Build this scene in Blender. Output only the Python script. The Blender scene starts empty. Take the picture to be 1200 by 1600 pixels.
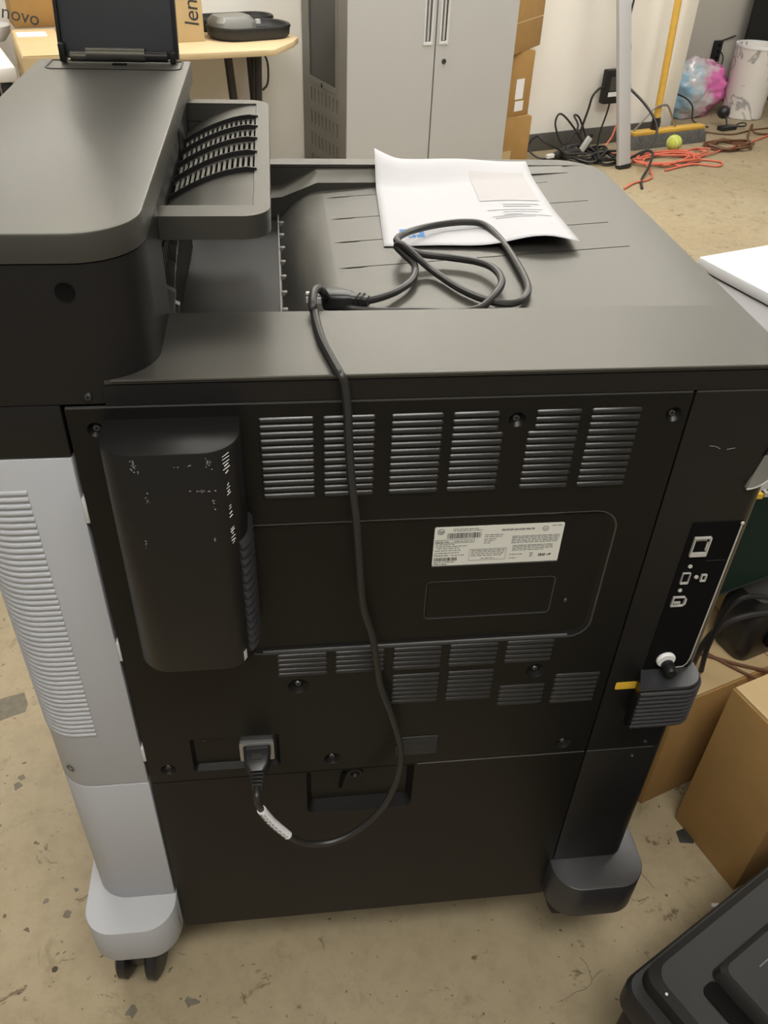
import bpy, bmesh, math, random
from mathutils import Vector, Matrix
from mathutils.geometry import tessellate_polygon

random.seed(7)
SC = bpy.context.scene
COL = SC.collection
R = math.radians

# ------------------------------------------------------------------ camera
cam_d = bpy.data.cameras.new('camera')
cam_d.sensor_fit = 'HORIZONTAL'
cam_d.sensor_width = 36.0
cam_d.lens = 36.0 * 1310.0 / 1200.0
cam_d.clip_start = 0.05
cam_d.clip_end = 60
cam = bpy.data.objects.new('camera', cam_d)
COL.objects.link(cam)
_right = Vector((0.99321226, -0.11074068, 0.03557963))
_up = Vector((0.04123046, 0.62121379, 0.78255574))
_back = Vector((-0.10876332, -0.77577699, 0.62156304))
_m = Matrix.Identity(4)
for _i in range(3):
    _m[_i][0], _m[_i][1], _m[_i][2] = _right[_i], _up[_i], _back[_i]
_m[0][3], _m[1][3], _m[2][3] = 0.0, -0.63, 1.42
cam.matrix_world = _m
SC.camera = cam

# ------------------------------------------------------------------ world, exposure
w = bpy.data.worlds.new('world')
SC.world = w
w.use_nodes = True
w.node_tree.nodes['Background'].inputs[0].default_value = (1.0, 0.975, 0.93, 1)
w.node_tree.nodes['Background'].inputs[1].default_value = 0.22
SC.view_settings.view_transform = 'Standard'
SC.view_settings.look = 'None'
SC.view_settings.gamma = 1.0
SC.view_settings.use_curve_mapping = False
SC.view_settings.exposure = 0.16
SC.cycles.use_denoising = True
SC.cycles.max_bounces = 8

# ------------------------------------------------------------------ materials
def mat(name, col, rough=0.5, metal=0.0, spec=0.5, noise=0.0, nscale=40.0, bump=0.0, bscale=300.0,
        emit=0.0, alpha=1.0, trans=0.0, coat=0.0):
    m = bpy.data.materials.new(name)
    m.use_nodes = True
    nt = m.node_tree
    b = nt.nodes['Principled BSDF']
    b.inputs['Base Color'].default_value = (*col, 1)
    b.inputs['Roughness'].default_value = rough
    b.inputs['Metallic'].default_value = metal
    b.inputs['Specular IOR Level'].default_value = spec
    b.inputs['Transmission Weight'].default_value = trans
    b.inputs['Coat Weight'].default_value = coat
    b.inputs['Alpha'].default_value = alpha
    if emit:
        b.inputs['Emission Color'].default_value = (*col, 1)
        b.inputs['Emission Strength'].default_value = emit
    tc = nt.nodes.new('ShaderNodeTexCoord')
    if noise:
        n = nt.nodes.new('ShaderNodeTexNoise')
        n.inputs['Scale'].default_value = nscale
        n.inputs['Detail'].default_value = 5
        nt.links.new(tc.outputs['Object'], n.inputs['Vector'])
        r = nt.nodes.new('ShaderNodeMapRange')
        r.inputs[1].default_value = 0.25
        r.inputs[2].default_value = 0.75
        r.inputs[3].default_value = 1 - noise
        r.inputs[4].default_value = 1 + noise
        nt.links.new(n.outputs['Fac'], r.inputs[0])
        mx = nt.nodes.new('ShaderNodeVectorMath')
        mx.operation = 'SCALE'
        mx.inputs[0].default_value = col
        nt.links.new(r.outputs[0], mx.inputs['Scale'])
        nt.links.new(mx.outputs[0], b.inputs['Base Color'])
    if bump:
        n2 = nt.nodes.new('ShaderNodeTexNoise')
        n2.inputs['Scale'].default_value = bscale
        n2.inputs['Detail'].default_value = 3
        nt.links.new(tc.outputs['Object'], n2.inputs['Vector'])
        bp = nt.nodes.new('ShaderNodeBump')
        bp.inputs['Strength'].default_value = bump
        bp.inputs['Distance'].default_value = 0.002
        nt.links.new(n2.outputs['Fac'], bp.inputs['Height'])
        nt.links.new(bp.outputs['Normal'], b.inputs['Normal'])
    return m

M = {}
M['black'] = mat('black_plastic', (0.0095, 0.0090, 0.0088), 0.40, spec=0.34, bump=0.05, bscale=1500)
M['deck'] = mat('black_textured_plastic', (0.030, 0.029, 0.026), 0.40, spec=0.75, bump=0.06, bscale=1200)
M['deck'].node_tree.nodes['Principled BSDF'].inputs['Specular Tint'].default_value = (1.0, 0.965, 0.81, 1)
M['rear'] = mat('black_painted_metal', (0.0056, 0.0055, 0.0052), 0.36, spec=0.28, bump=0.04, bscale=1500)
M['lip'] = mat('black_edge_paint', (0.03, 0.03, 0.028), 0.3, spec=0.9)  # lighter, shinier black that paints highlights along the rounded edges
M['deep'] = mat('dark_recess_plastic', (0.004, 0.004, 0.004), 0.85, spec=0.1)  # near-black for dark parts, and painted shade inside holes and slots
M['louver'] = mat('burnished_black_metal', (0.011, 0.011, 0.0105), 0.33, spec=0.7)  # rear panel paint made lighter and glossier to put in louver highlights
M['grey'] = mat('light_grey_plastic', (0.43, 0.44, 0.465), 0.5, bump=0.04, bscale=1200)
M['clip'] = mat('pale_grey_plastic', (0.55, 0.55, 0.55), 0.45)
M['silver'] = mat('nickel_metal', (0.60, 0.59, 0.56), 0.32, metal=0.35)
M['screw'] = mat('dark_screw_metal', (0.10, 0.10, 0.10), 0.35, metal=0.8)
M['rubber'] = mat('black_rubber', (0.016, 0.016, 0.016), 0.38, spec=0.5)
M['cable'] = mat('black_cable_sheath', (0.02, 0.019, 0.018), 0.42)
M['paper'] = mat('white_paper', (0.50, 0.50, 0.525), 0.7)
M['print'] = mat('faint_grey_print', (0.36, 0.36, 0.39), 0.8)
M['tint'] = mat('faint_peach_print', (0.478, 0.465, 0.470), 0.8)
M['blue'] = mat('blue_print', (0.02, 0.20, 0.55), 0.6)
M['sticker'] = mat('white_sticker', (0.66, 0.66, 0.60), 0.45)
M['ink'] = mat('black_ink', (0.03, 0.03, 0.03), 0.6)
M['greyink'] = mat('grey_ink', (0.14, 0.14, 0.135), 0.6)
M['yellow'] = mat('yellow_sticker', (0.75, 0.47, 0.04), 0.5)
M['patch'] = mat('grey_filler', (0.165, 0.145, 0.11), 0.8, noise=0.2, nscale=60)
M['blot'] = mat('dark_brown_stain', (0.05, 0.035, 0.022), 0.7, noise=0.3, nscale=90)
M['scuff'] = mat('pale_scuff_marks', (0.26, 0.25, 0.24), 0.6)
M['footdark'] = mat('dark_grey_plastic', (0.030, 0.030, 0.033), 0.33, bump=0.05, bscale=1200)
M['grip'] = mat('grey_grip_plastic', (0.17, 0.168, 0.15), 0.4)  # grey plastic; on the hand grip it paints in reflected light
M['flap'] = mat('blue_black_plastic', (0.022, 0.025, 0.029), 0.5)
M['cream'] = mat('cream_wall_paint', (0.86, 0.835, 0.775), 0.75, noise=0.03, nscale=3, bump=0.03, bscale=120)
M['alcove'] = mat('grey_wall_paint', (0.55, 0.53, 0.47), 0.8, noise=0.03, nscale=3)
M['ceil'] = mat('white_ceiling_board', (0.78, 0.76, 0.70), 0.9, noise=0.03, nscale=8)
M['trim'] = mat('white_trim_paint', (0.80, 0.77, 0.69), 0.5)
M['base'] = mat('grey_vinyl_baseboard', (0.10, 0.095, 0.085), 0.6)
M['cabinet'] = mat('light_grey_cabinet_paint', (0.42, 0.42, 0.415), 0.45, bump=0.02, bscale=600)
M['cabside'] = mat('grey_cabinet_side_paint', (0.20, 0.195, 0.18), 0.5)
M['glassdark'] = mat('smoked_panel', (0.035, 0.035, 0.033), 0.3)
M['card'] = mat('brown_cardboard', (0.38, 0.22, 0.072), 0.85, noise=0.07, nscale=14, bump=0.05, bscale=90)  # brown kept darker: dimness around the right-hand boxes is in the colour
M['cardl'] = mat('pale_cardboard', (0.52, 0.385, 0.205), 0.85, noise=0.06, nscale=10)
M['tape'] = mat('clear_packing_tape', (0.55, 0.42, 0.22), 0.2)
M['wood'] = mat('pale_wood_laminate', (0.55, 0.425, 0.25), 0.5, noise=0.05, nscale=12)
M['ylwood'] = mat('yellow_painted_wood', (0.66, 0.40, 0.07), 0.5, noise=0.08, nscale=25)
M['bristle'] = mat('grey_bristles', (0.10, 0.097, 0.09), 0.9, noise=0.35, nscale=60, bump=0.5, bscale=160)
M['wire'] = mat('galvanised_wire', (0.45, 0.44, 0.42), 0.35, metal=1.0)
M['alu'] = mat('brushed_aluminium', (0.60, 0.60, 0.62), 0.45, metal=0.35)
M['redcord'] = mat('orange_red_cord', (0.60, 0.15, 0.09), 0.5)
M['browncord'] = mat('brown_cord', (0.13, 0.055, 0.025), 0.5)
M['ball'] = mat('yellow_green_felt', (0.50, 0.55, 0.10), 0.95, noise=0.15, nscale=120, bump=0.4, bscale=300)
M['white'] = mat('white_plastic', (0.80, 0.80, 0.79), 0.4)
M['whitebox'] = mat('white_card', (0.80, 0.80, 0.82), 0.7)
M['green'] = mat('green_circuit_board', (0.003, 0.017, 0.013), 0.5, spec=0.3)
M['case'] = mat('black_case_plastic', (0.020, 0.020, 0.019), 0.5, spec=0.3, bump=0.1, bscale=900)
M['leather'] = mat('black_case_fabric', (0.02, 0.02, 0.02), 0.5, bump=0.1, bscale=500)
M['steel'] = mat('brushed_steel', (0.42, 0.42, 0.41), 0.35, metal=0.8)


def floor_material():
    m = bpy.data.materials.new('worn_tan_concrete')
    m.use_nodes = True
    nt = m.node_tree
    b = nt.nodes['Principled BSDF']
    tc = nt.nodes.new('ShaderNodeTexCoord')

    def noise(scale, detail, rough=0.6, dist=0.0):
        n = nt.nodes.new('ShaderNodeTexNoise')
        n.inputs['Scale'].default_value = scale
        n.inputs['Detail'].default_value = detail
        n.inputs['Roughness'].default_value = rough
        n.inputs['Distortion'].default_value = dist
        nt.links.new(tc.outputs['Object'], n.inputs['Vector'])
        return n

    def ramp(src, stops):
        r = nt.nodes.new('ShaderNodeValToRGB')
        cr = r.color_ramp
        while len(cr.elements) < len(stops):
            cr.elements.new(0.5)
        for e, (p, c) in zip(cr.elements, stops):
            e.position = p
            e.color = (*c, 1)
        nt.links.new(src.outputs['Fac'], r.inputs[0])
        return r

    def mul(a, bsock, fac):
        x = nt.nodes.new('ShaderNodeMix')
        x.data_type = 'RGBA'
        x.blend_type = 'MULTIPLY'
        x.inputs[0].default_value = fac
        nt.links.new(a, x.inputs[6])
        nt.links.new(bsock, x.inputs[7])
        return x.outputs[2]
    c0 = ramp(noise(1.3, 6), [(0.30, (0.30, 0.245, 0.155)), (0.52, (0.355, 0.29, 0.185)), (0.72, (0.39, 0.33, 0.225))])
    fine = ramp(noise(26, 8, 0.7), [(0.30, (0.80, 0.79, 0.77)), (0.55, (1, 1, 1))])
    spots = ramp(noise(17, 4, 0.75, 0.6), [(0.325, (0.26, 0.22, 0.17)), (0.385, (1, 1, 1))])
    dots = ramp(noise(70, 2, 0.5), [(0.27, (0.20, 0.17, 0.14)), (0.31, (1, 1, 1))])
    scr = ramp(noise(5.0, 9, 0.75, 1.5), [(0.33, (0.50, 0.46, 0.40)), (0.43, (1, 1, 1))])
    o = mul(c0.outputs[0], fine.outputs[0], 0.8)
    o = mul(o, spots.outputs[0], 0.75)
    o = mul(o, dots.outputs[0], 0.8)
    o = mul(o, scr.outputs[0], 0.6)
    nt.links.new(o, b.inputs['Base Color'])
    b.inputs['Roughness'].default_value = 0.55
    b.inputs['Specular IOR Level'].default_value = 0.35
    bp = nt.nodes.new('ShaderNodeBump')
    bp.inputs['Strength'].default_value = 0.12
    bp.inputs['Distance'].default_value = 0.003
    nt.links.new(noise(60, 6).outputs['Fac'], bp.inputs['Height'])
    nt.links.new(bp.outputs['Normal'], b.inputs['Normal'])
    return m


def marble_material():
    m = bpy.data.materials.new('white_marble_print')
    m.use_nodes = True
    nt = m.node_tree
    b = nt.nodes['Principled BSDF']
    tc = nt.nodes.new('ShaderNodeTexCoord')
    n = nt.nodes.new('ShaderNodeTexNoise')
    n.inputs['Scale'].default_value = 3.2
    n.inputs['Detail'].default_value = 6
    n.inputs['Distortion'].default_value = 1.2
    nt.links.new(tc.outputs['Object'], n.inputs['Vector'])
    a = nt.nodes.new('ShaderNodeMath')
    a.operation = 'SUBTRACT'
    a.inputs[1].default_value = 0.5
    nt.links.new(n.outputs['Fac'], a.inputs[0])
    ab = nt.nodes.new('ShaderNodeMath')
    ab.operation = 'ABSOLUTE'
    nt.links.new(a.outputs[0], ab.inputs[0])
    r = nt.nodes.new('ShaderNodeValToRGB')
    r.color_ramp.elements[0].position = 0.0
    r.color_ramp.elements[0].color = (0.30, 0.29, 0.28, 1)
    r.color_ramp.elements[1].position = 0.03
    r.color_ramp.elements[1].color = (0.74, 0.71, 0.67, 1)
    nt.links.new(ab.outputs[0], r.inputs[0])
    nt.links.new(r.outputs[0], b.inputs['Base Color'])
    b.inputs['Roughness'].default_value = 0.4
    return m


def bag_material():
    m = bpy.data.materials.new('pink_and_blue_plastic_film')
    m.use_nodes = True
    nt = m.node_tree
    b = nt.nodes['Principled BSDF']
    tc = nt.nodes.new('ShaderNodeTexCoord')
    sx = nt.nodes.new('ShaderNodeSeparateXYZ')
    nt.links.new(tc.outputs['Object'], sx.inputs[0])
    n = nt.nodes.new('ShaderNodeTexNoise')
    n.inputs['Scale'].default_value = 9
    n.inputs['Detail'].default_value = 2
    nt.links.new(tc.outputs['Object'], n.inputs['Vector'])
    ad = nt.nodes.new('ShaderNodeMath')
    ad.operation = 'MULTIPLY_ADD'
    ad.inputs[1].default_value = 0.55
    nt.links.new(n.outputs['Fac'], ad.inputs[0])
    nt.links.new(sx.outputs['X'], ad.inputs[2])
    r = nt.nodes.new('ShaderNodeValToRGB')
    cr = r.color_ramp
    cr.interpolation = 'LINEAR'
    for p, c in [(0.10, (0.30, 0.50, 0.68)), (0.20, (0.55, 0.58, 0.62)), (0.30, (0.62, 0.48, 0.55)), (0.40, (0.72, 0.16, 0.45))]:
        e = cr.elements.new(p)
        e.color = (*c, 1)
    cr.elements[0].color = (0.30, 0.52, 0.70, 1)
    cr.elements[-1].color = (0.70, 0.12, 0.42, 1)
    nt.links.new(ad.outputs[0], r.inputs[0])
    nt.links.new(r.outputs[0], b.inputs['Base Color'])
    b.inputs['Roughness'].default_value = 0.2
    b.inputs['Specular IOR Level'].default_value = 0.7
    return m


M['floor'] = floor_material()
M['marble'] = marble_material()
M['bag'] = bag_material()

# ------------------------------------------------------------------ mesh helpers
def arc(cx, cy, r, a0, a1, n):
    return [(cx + r * math.cos(a0 + (a1 - a0) * i / n), cy + r * math.sin(a0 + (a1 - a0) * i / n)) for i in range(n + 1)]


def rrect(x0, x1, y0, y1, r=0.01, n=5):
    """rounded rectangle, counter-clockwise; r may be (x0y0, x1y0, x1y1, x0y1)"""
    if not isinstance(r, (tuple, list)):
        r = (r, r, r, r)
    p = []
    for (cx, cy, sx, sy, rr, a) in ((x0, y0, 1, 1, r[0], math.pi), (x1, y0, -1, 1, r[1], 1.5 * math.pi),
                                    (x1, y1, -1, -1, r[2], 0), (x0, y1, 1, -1, r[3], 0.5 * math.pi)):
        if rr <= 1e-6:
            p.append((cx, cy))
        else:
            p += arc(cx + sx * rr, cy + sy * rr, rr, a, a + math.pi / 2, n)
    return p


def circ(cx, cy, r, n=16):
    return [(cx + r * math.cos(2 * math.pi * i / n), cy + r * math.sin(2 * math.pi * i / n)) for i in range(n)]


XY = lambda a, b, d: (a, b, d)      # outline in plan, depth is up
XZ = lambda a, b, d: (a, d, b)      # outline on the rear face, depth goes into the machine
YZ = lambda a, b, d: (d, a, b)      # outline in side view


class MB:
    def __init__(s):
        s.v, s.f = [], []

    def add(s, vs, fs, T=None):
        k = len(s.v)
        s.v += [tuple(T @ Vector(v)) if T else tuple(v) for v in vs]
        s.f += [tuple(i + k for i in f) for f in fs]
        return s

    def box(s, x0, x1, y0, y1, z0, z1, T=None):
        vs = [(x, y, z) for z in (z0, z1) for y in (y0, y1) for x in (x0, x1)]
        return s.add(vs, [(0, 2, 3, 1), (4, 5, 7, 6), (0, 1, 5, 4), (2, 6, 7, 3), (0, 4, 6, 2), (1, 3, 7, 5)], T)

    def holed(s, outer, holes, d0, d1, mp=XY, T=None, back=True):
        loops = [outer] + list(holes)
        flat = [p for l in loops for p in l]
        tri = tessellate_polygon([[Vector((p[0], p[1], 0)) for p in l] for l in loops])
        n = len(flat)
        vs = [mp(p[0], p[1], d0) for p in flat] + [mp(p[0], p[1], d1) for p in flat]
        fs = [tuple(t) for t in tri]
        if back:
            fs += [(t[2] + n, t[1] + n, t[0] + n) for t in tri]
        k = 0
        for l in loops:
            m = len(l)
            for i in range(m):
                j = (i + 1) % m
                fs.append((k + i, k + j, k + j + n, k + i + n))
            k += m
        return s.add(vs, fs, T)

    def prism(s, outline, d0, d1, mp=XY, T=None):
        n = len(outline)
        vs = [mp(p[0], p[1], d0) for p in outline] + [mp(p[0], p[1], d1) for p in outline]
        fs = [tuple(range(n - 1, -1, -1)), tuple(range(n, 2 * n))]
        fs += [(i, (i + 1) % n, (i + 1) % n + n, i + n) for i in range(n)]
        return s.add(vs, fs, T)

    def loft(s, loops, cap0=True, cap1=True, T=None, closed=True):
        n = len(loops[0])
        vs = [p for l in loops for p in l]
        fs = []
        for a in range(len(loops) - 1):
            for i in range(n if closed else n - 1):
                j = (i + 1) % n
                fs.append((a * n + i, a * n + j, (a + 1) * n + j, (a + 1) * n + i))
        if cap0:
            fs.append(tuple(range(n - 1, -1, -1)))
        if cap1:
            fs.append(tuple(range((len(loops) - 1) * n, len(loops) * n)))
        return s.add(vs, fs, T)

    def tube(s, pts, r, n=8, T=None, caps=True, flat=None):
        pts = [Vector(p) for p in pts]
        loops = []
        up = None
        for i, p in enumerate(pts):
            a = pts[max(i - 1, 0)]
            b = pts[min(i + 1, len(pts) - 1)]
            t = (b - a).normalized()
            if up is None:
                up = Vector((0, 0, 1)) if abs(t.z) < 0.9 else Vector((1, 0, 0))
            sd = t.cross(up)
            if sd.length < 1e-6:
                sd = t.cross(Vector((0.3, 0.5, 0.8)))
            sd.normalize()
            up = sd.cross(t).normalized()
            rr = r[i] if isinstance(r, (list, tuple)) else r
            loops.append([tuple(p + (sd * math.cos(2 * math.pi * k / n) + up * math.sin(2 * math.pi * k / n)) * rr) for k in range(n)])
        return s.loft(loops, caps, caps, T)

    def lathe(s, prof, n=20, T=None):
        """profile [(radius, height)] about local z"""
        loops = [[(r * math.cos(2 * math.pi * k / n), r * math.sin(2 * math.pi * k / n), z) for k in range(n)] for r, z in prof]
        return s.loft(loops, True, True, T)

    def mesh(s, name, material, angle=35, bevel=0.0, seg=2):
        me = bpy.data.meshes.new(name)
        bm = bmesh.new()
        vv = [bm.verts.new(v) for v in s.v]
        for f in s.f:
            if len(set(f)) > 2:
                try:
                    bm.faces.new([vv[i] for i in f])
                except ValueError:
                    pass
        bmesh.ops.remove_doubles(bm, verts=bm.verts, dist=1e-6)
        bmesh.ops.recalc_face_normals(bm, faces=bm.faces)
        if bevel:
            ed = [e for e in bm.edges if len(e.link_faces) == 2 and e.calc_face_angle(0) > R(50)]
            bmesh.ops.bevel(bm, geom=ed, offset=bevel, segments=seg, profile=0.5, affect='EDGES', clamp_overlap=True)
        bm.to_mesh(me)
        bm.free()
        me.polygons.foreach_set('use_smooth', [True] * len(me.polygons))
        me.set_sharp_from_angle(angle=R(angle))
        me.materials.append(M[material] if isinstance(material, str) else material)
        return me

    def build(s, name, material, parent=None, angle=35, bevel=0.0, seg=2, loc=None, rot=None, label=None):
        return obj(name, s.mesh(name, material, angle, bevel, seg), parent, loc, rot, label)


def obj(name, me, parent=None, loc=None, rot=None, label=None):
    o = bpy.data.objects.new(name, me)
    COL.objects.link(o)
    if parent is not None:
        o.parent = parent
    if loc is not None:
        o.location = loc
    if rot is not None:
        o.rotation_euler = rot
    if label:
        o['label'] = label
    return o


def tag(o, label, cat, group=None):
    o['label'] = label
    o['category'] = cat
    if group:
        o['group'] = group
    return o


def thing(name, label, cat, loc=(0, 0, 0), rz=0.0, group=None):
    o = bpy.data.objects.new(name, None)
    COL.objects.link(o)
    o.empty_display_size = 0.05
    o.location = loc
    o.rotation_euler = (0, 0, rz)
    return tag(o, label, cat, group)


def struct(o):
    o['kind'] = 'structure'
    return o


def smooth(pts, sub=6):
    """Catmull-Rom through the points"""
    P = [Vector(p) for p in pts]
    out = []
    for i in range(len(P) - 1):
        a, b, c, d = P[max(i - 1, 0)], P[i], P[i + 1], P[min(i + 2, len(P) - 1)]
        for k in range(sub):
            t = k / sub
            out.append(0.5 * ((2 * b) + (c - a) * t + (2 * a - 5 * b + 4 * c - d) * t * t + (3 * b - a - 3 * c + d) * t ** 3))
    out.append(P[-1])
    return [tuple(p) for p in out]


def text_mesh(body, size, material, extrude=0.0002, shear=0.0, align='LEFT', space=1.0):
    cu = bpy.data.curves.new('text', 'FONT')
    cu.body = body
    cu.size = size
    cu.extrude = extrude
    cu.shear = shear
    cu.align_x = align
    cu.space_character = space
    cu.resolution_u = 3
    t = bpy.data.objects.new('text', cu)
    COL.objects.link(t)
    dg = bpy.context.evaluated_depsgraph_get()
    me = bpy.data.meshes.new_from_object(t.evaluated_get(dg))
    bpy.data.objects.remove(t)
    bpy.data.curves.remove(cu)
    me.materials.clear()
    me.materials.append(M[material])
    return me


REARROT = (R(90), 0, 0)       # text on the rear face reads from -Y

# wall frame of the room: u runs along the back wall, n away from the camera
YAW = R(20.5)
UX, UY = math.cos(YAW), math.sin(YAW)


def un(u, n, z=0.0):
    return (u * UX - n * UY, u * UY + n * UX, z)


# ------------------------------------------------------------------ room
fl = MB().box(-5, 8, -3, 9, -0.05, 0).build('floor', 'floor')
struct(fl)
# old filled crack, hairline cracks and paint blots on the floor
MB().prism([(-0.654, 0.501), (-0.63, 0.503), (-0.597, 0.521), (-0.562, 0.535), (-0.561, 0.554), (-0.575, 0.586), (-0.603, 0.578), (-0.633, 0.567), (-0.668, 0.555)], -0.002, 0.0006).build('filled_crack', 'patch', fl)
for pts in ([(0.439, -0.05), (0.447, -0.06), (0.449, -0.078), (0.448, -0.09), (0.435, -0.099), (0.418, -0.102), (0.4, -0.11), (0.385, -0.114)], [(0.45, -0.086), (0.463, -0.077), (0.472, -0.073)], [(0.587, 0.098), (0.594, 0.08), (0.606, 0.051)]):
    MB().tube(smooth([(x, y, 0.0) for x, y in pts], 4), 0.0006, 5).build('hairline_crack', 'patch', fl)
rb_ = random.Random(77)
for bx, by, br, bm_ in ((-0.406, 0.012, 0.0048, 'blot'), (-0.539, 0.358, 0.008, 'patch'), (-0.534, 0.376, 0.006, 'patch'), (-0.278, -0.064, 0.008, 'patch'), (-0.186, -0.058, 0.009, 'patch'),
                        (-0.442, 0.126, 0.005, 'patch'), (-0.394, 0.142, 0.004, 'patch'), (-0.402, 0.099, 0.006, 'patch')):
    k = 11
    MB().prism([(bx + br * (1 + (0.0 if bm_ == 'blot' else rb_.uniform(-0.5, 0.5))) * math.cos(2 * math.pi * i / k), by + br * (1 + (0.0 if bm_ == 'blot' else rb_.uniform(-0.5, 0.5))) * math.sin(2 * math.pi * i / k)) for i in range(k)], -0.002, 0.0004).build('floor_blot', bm_, fl)
ce = MB().box(-5, 8, -3, 9, 2.75, 2.80).build('ceiling', 'ceil')
struct(ce)
WN = 3.76
wb = MB()
wb.box(-4.0, 4.09, WN, WN + 0.12, 0, 2.75)
o = wb.build('wall_back', 'cream', loc=(0, 0, 0), rot=(0, 0, YAW))
struct(o)
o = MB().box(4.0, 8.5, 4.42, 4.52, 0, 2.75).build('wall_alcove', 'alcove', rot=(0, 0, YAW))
struct(o)
o = MB().box(-4.0, 4.088, WN - 0.012, WN - 0.0005, 0, 0.10).build('baseboard_back', 'base', rot=(0, 0, YAW), bevel=0.003)
struct(o)
o = MB().box(4.03, 4.115, WN - 0.018, WN + 0.14, 0, 2.74).build('trim_1', 'trim', rot=(0, 0, YAW), bevel=0.006)
struct(o)

def ceiling_light(u, n, power, label):
    t = thing('ceiling_light', label, 'ceiling light', un(u, n, 2.75), YAW, 'fluorescent ceiling panels')
    MB().holed(rrect(-0.62, 0.62, -0.32, 0.32, 0.01), [rrect(-0.59, 0.59, -0.29, 0.29, 0.005)], -0.03, -0.002).build('frame', 'trim', t)
    MB().box(-0.588, 0.588, -0.288, 0.288, -0.022, -0.012).build('diffuser', mat('lamp_diffuser', (1.0, 0.975, 0.92), 0.6, emit=power), t)
LIGHTS = [
    (0.0, 1.3, 8.5, 'fluorescent ceiling panel above the left work table'),
    (1.65, 2.9, 17.2, 'fluorescent ceiling panel in front of the grey cabinet'),
    (3.0, 0.75, 17.0, 'fluorescent ceiling panel right of the printer'),
    (3.1, 3.0, 6.2, 'fluorescent ceiling panel above the broom'),
    (0.0, -0.95, 15.0, 'fluorescent ceiling panel over the near side of the printer'),
    (-0.15, 2.9, 10.1, 'fluorescent ceiling panel above the wooden table'),
    (4.9, 2.6, 11.4, 'fluorescent ceiling panel over the alcove'),
    (1.5, 1.2, 6.9, 'fluorescent ceiling panel over the far side of the printer'),  # this panel and those below are unseen, added to fit the brightness
    (-1.4, -1.2, 10.1, 'fluorescent ceiling panel at the near left'),
    (2.4, 2.1, 6.3, 'fluorescent ceiling panel over the cardboard boxes')]
for L_ in LIGHTS:
    ceiling_light(*L_)

# ------------------------------------------------------------------ the printer
PR = thing('office_printer', 'large black and light grey office printer seen from its rear', 'printer')
XL, XR = -0.187, 0.369           # rear panel edges
ZS = 0.500                       # seam between rear panel and lower panel
ZT = 1.041                       # upper edge of rear panel
ZD = 1.066                       # top deck

MB().box(-0.285, 0.462, 0.046, 0.615, 0.125, 0.995).build('inner_body', 'black', PR)

# --- rear panel with its recesses, screw dishes and louvers
SCREWS = [(-0.1645, 1.0185, 0.0075), (0.2066, 1.0161, 0.008), (0.355, 1.0166, 0.008), (-0.0013, 0.666, 0.012),
          (0.2771, 0.6665, 0.012), (0.3359, 0.5203, 0.0105), (0.037, 0.5236, 0.0105), (-0.1638, 0.5246, 0.0095)]
REC = rrect(-0.062, 0.329, 0.722, 0.905, 0.024)
INL = rrect(-0.133, -0.027, 0.517, 0.581, 0.004)
rp = MB()
rp.holed(rrect(XL, XR, ZS, ZT, 0.002, 2), [REC, INL] + [circ(x, z, r, 18) for x, z, r in SCREWS], 0.0, 0.012, XZ)
rear = rp.build('rear_panel', 'rear', PR)
MB().tube([(XL + 0.001, 0.0012, ZT - 0.0008), (XR - 0.001, 0.0012, ZT - 0.0008)], 0.0015, 8).build('panel_lip', 'lip', PR)  # thin rods added along panel edges to draw their highlights
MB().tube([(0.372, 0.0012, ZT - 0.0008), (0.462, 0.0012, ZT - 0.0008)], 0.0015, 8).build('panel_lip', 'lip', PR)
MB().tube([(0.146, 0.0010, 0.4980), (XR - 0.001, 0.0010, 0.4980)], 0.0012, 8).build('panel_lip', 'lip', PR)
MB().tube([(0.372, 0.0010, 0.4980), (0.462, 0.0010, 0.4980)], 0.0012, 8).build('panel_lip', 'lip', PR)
MB().tube([(-0.145, 0.0012, 1.0650), (0.445, 0.0012, 1.0650)], 0.0014, 8).build('deck_lip', 'deck', PR)  # rod added to draw the highlight on the deck's front edge
# recessed centre field
IN2 = rrect(0.138, 0.278, 0.760, 0.815, 0.005)
LBR = rrect(0.1395, 0.2765, 0.8365, 0.8905, 0.002)
pan = MB()
pan.loft([[XZ(a, b, 0.0) for a, b in REC], [XZ(a, b, 0.0035) for a, b in rrect(-0.056, 0.3235, 0.7280, 0.8995, 0.0195)]], False, False)
pan.holed(rrect(-0.056, 0.3235, 0.7280, 0.8995, 0.0195), [IN2, LBR], 0.0035, 0.008, XZ)
pan.loft([[XZ(a, b, 0.0035) for a, b in IN2], [XZ(a, b, 0.0050) for a, b in rrect(0.140, 0.276, 0.762, 0.813, 0.004)]], False, True)
pan.loft([[XZ(a, b, 0.0035) for a, b in LBR], [XZ(a, b, 0.0050) for a, b in rrect(0.1405, 0.2755, 0.8375, 0.8895, 0.0015)]], False, True)
pan.build('recessed_field', 'rear', PR, angle=12)
MB().tube([XZ(a, c, 0.0009) for a, c in REC] + [XZ(REC[0][0], REC[0][1], 0.0009)], 0.0013, 6).build('recess_lip', 'lip', PR)  # rods added around the recesses to draw their edge highlights
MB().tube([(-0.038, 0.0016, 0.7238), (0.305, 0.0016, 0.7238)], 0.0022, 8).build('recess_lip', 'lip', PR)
MB().tube([XZ(a, c, 0.0040) for a, c in IN2] + [XZ(IN2[0][0], IN2[0][1], 0.0040)], 0.0008, 6).build('recess_lip', 'lip', PR)
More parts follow.
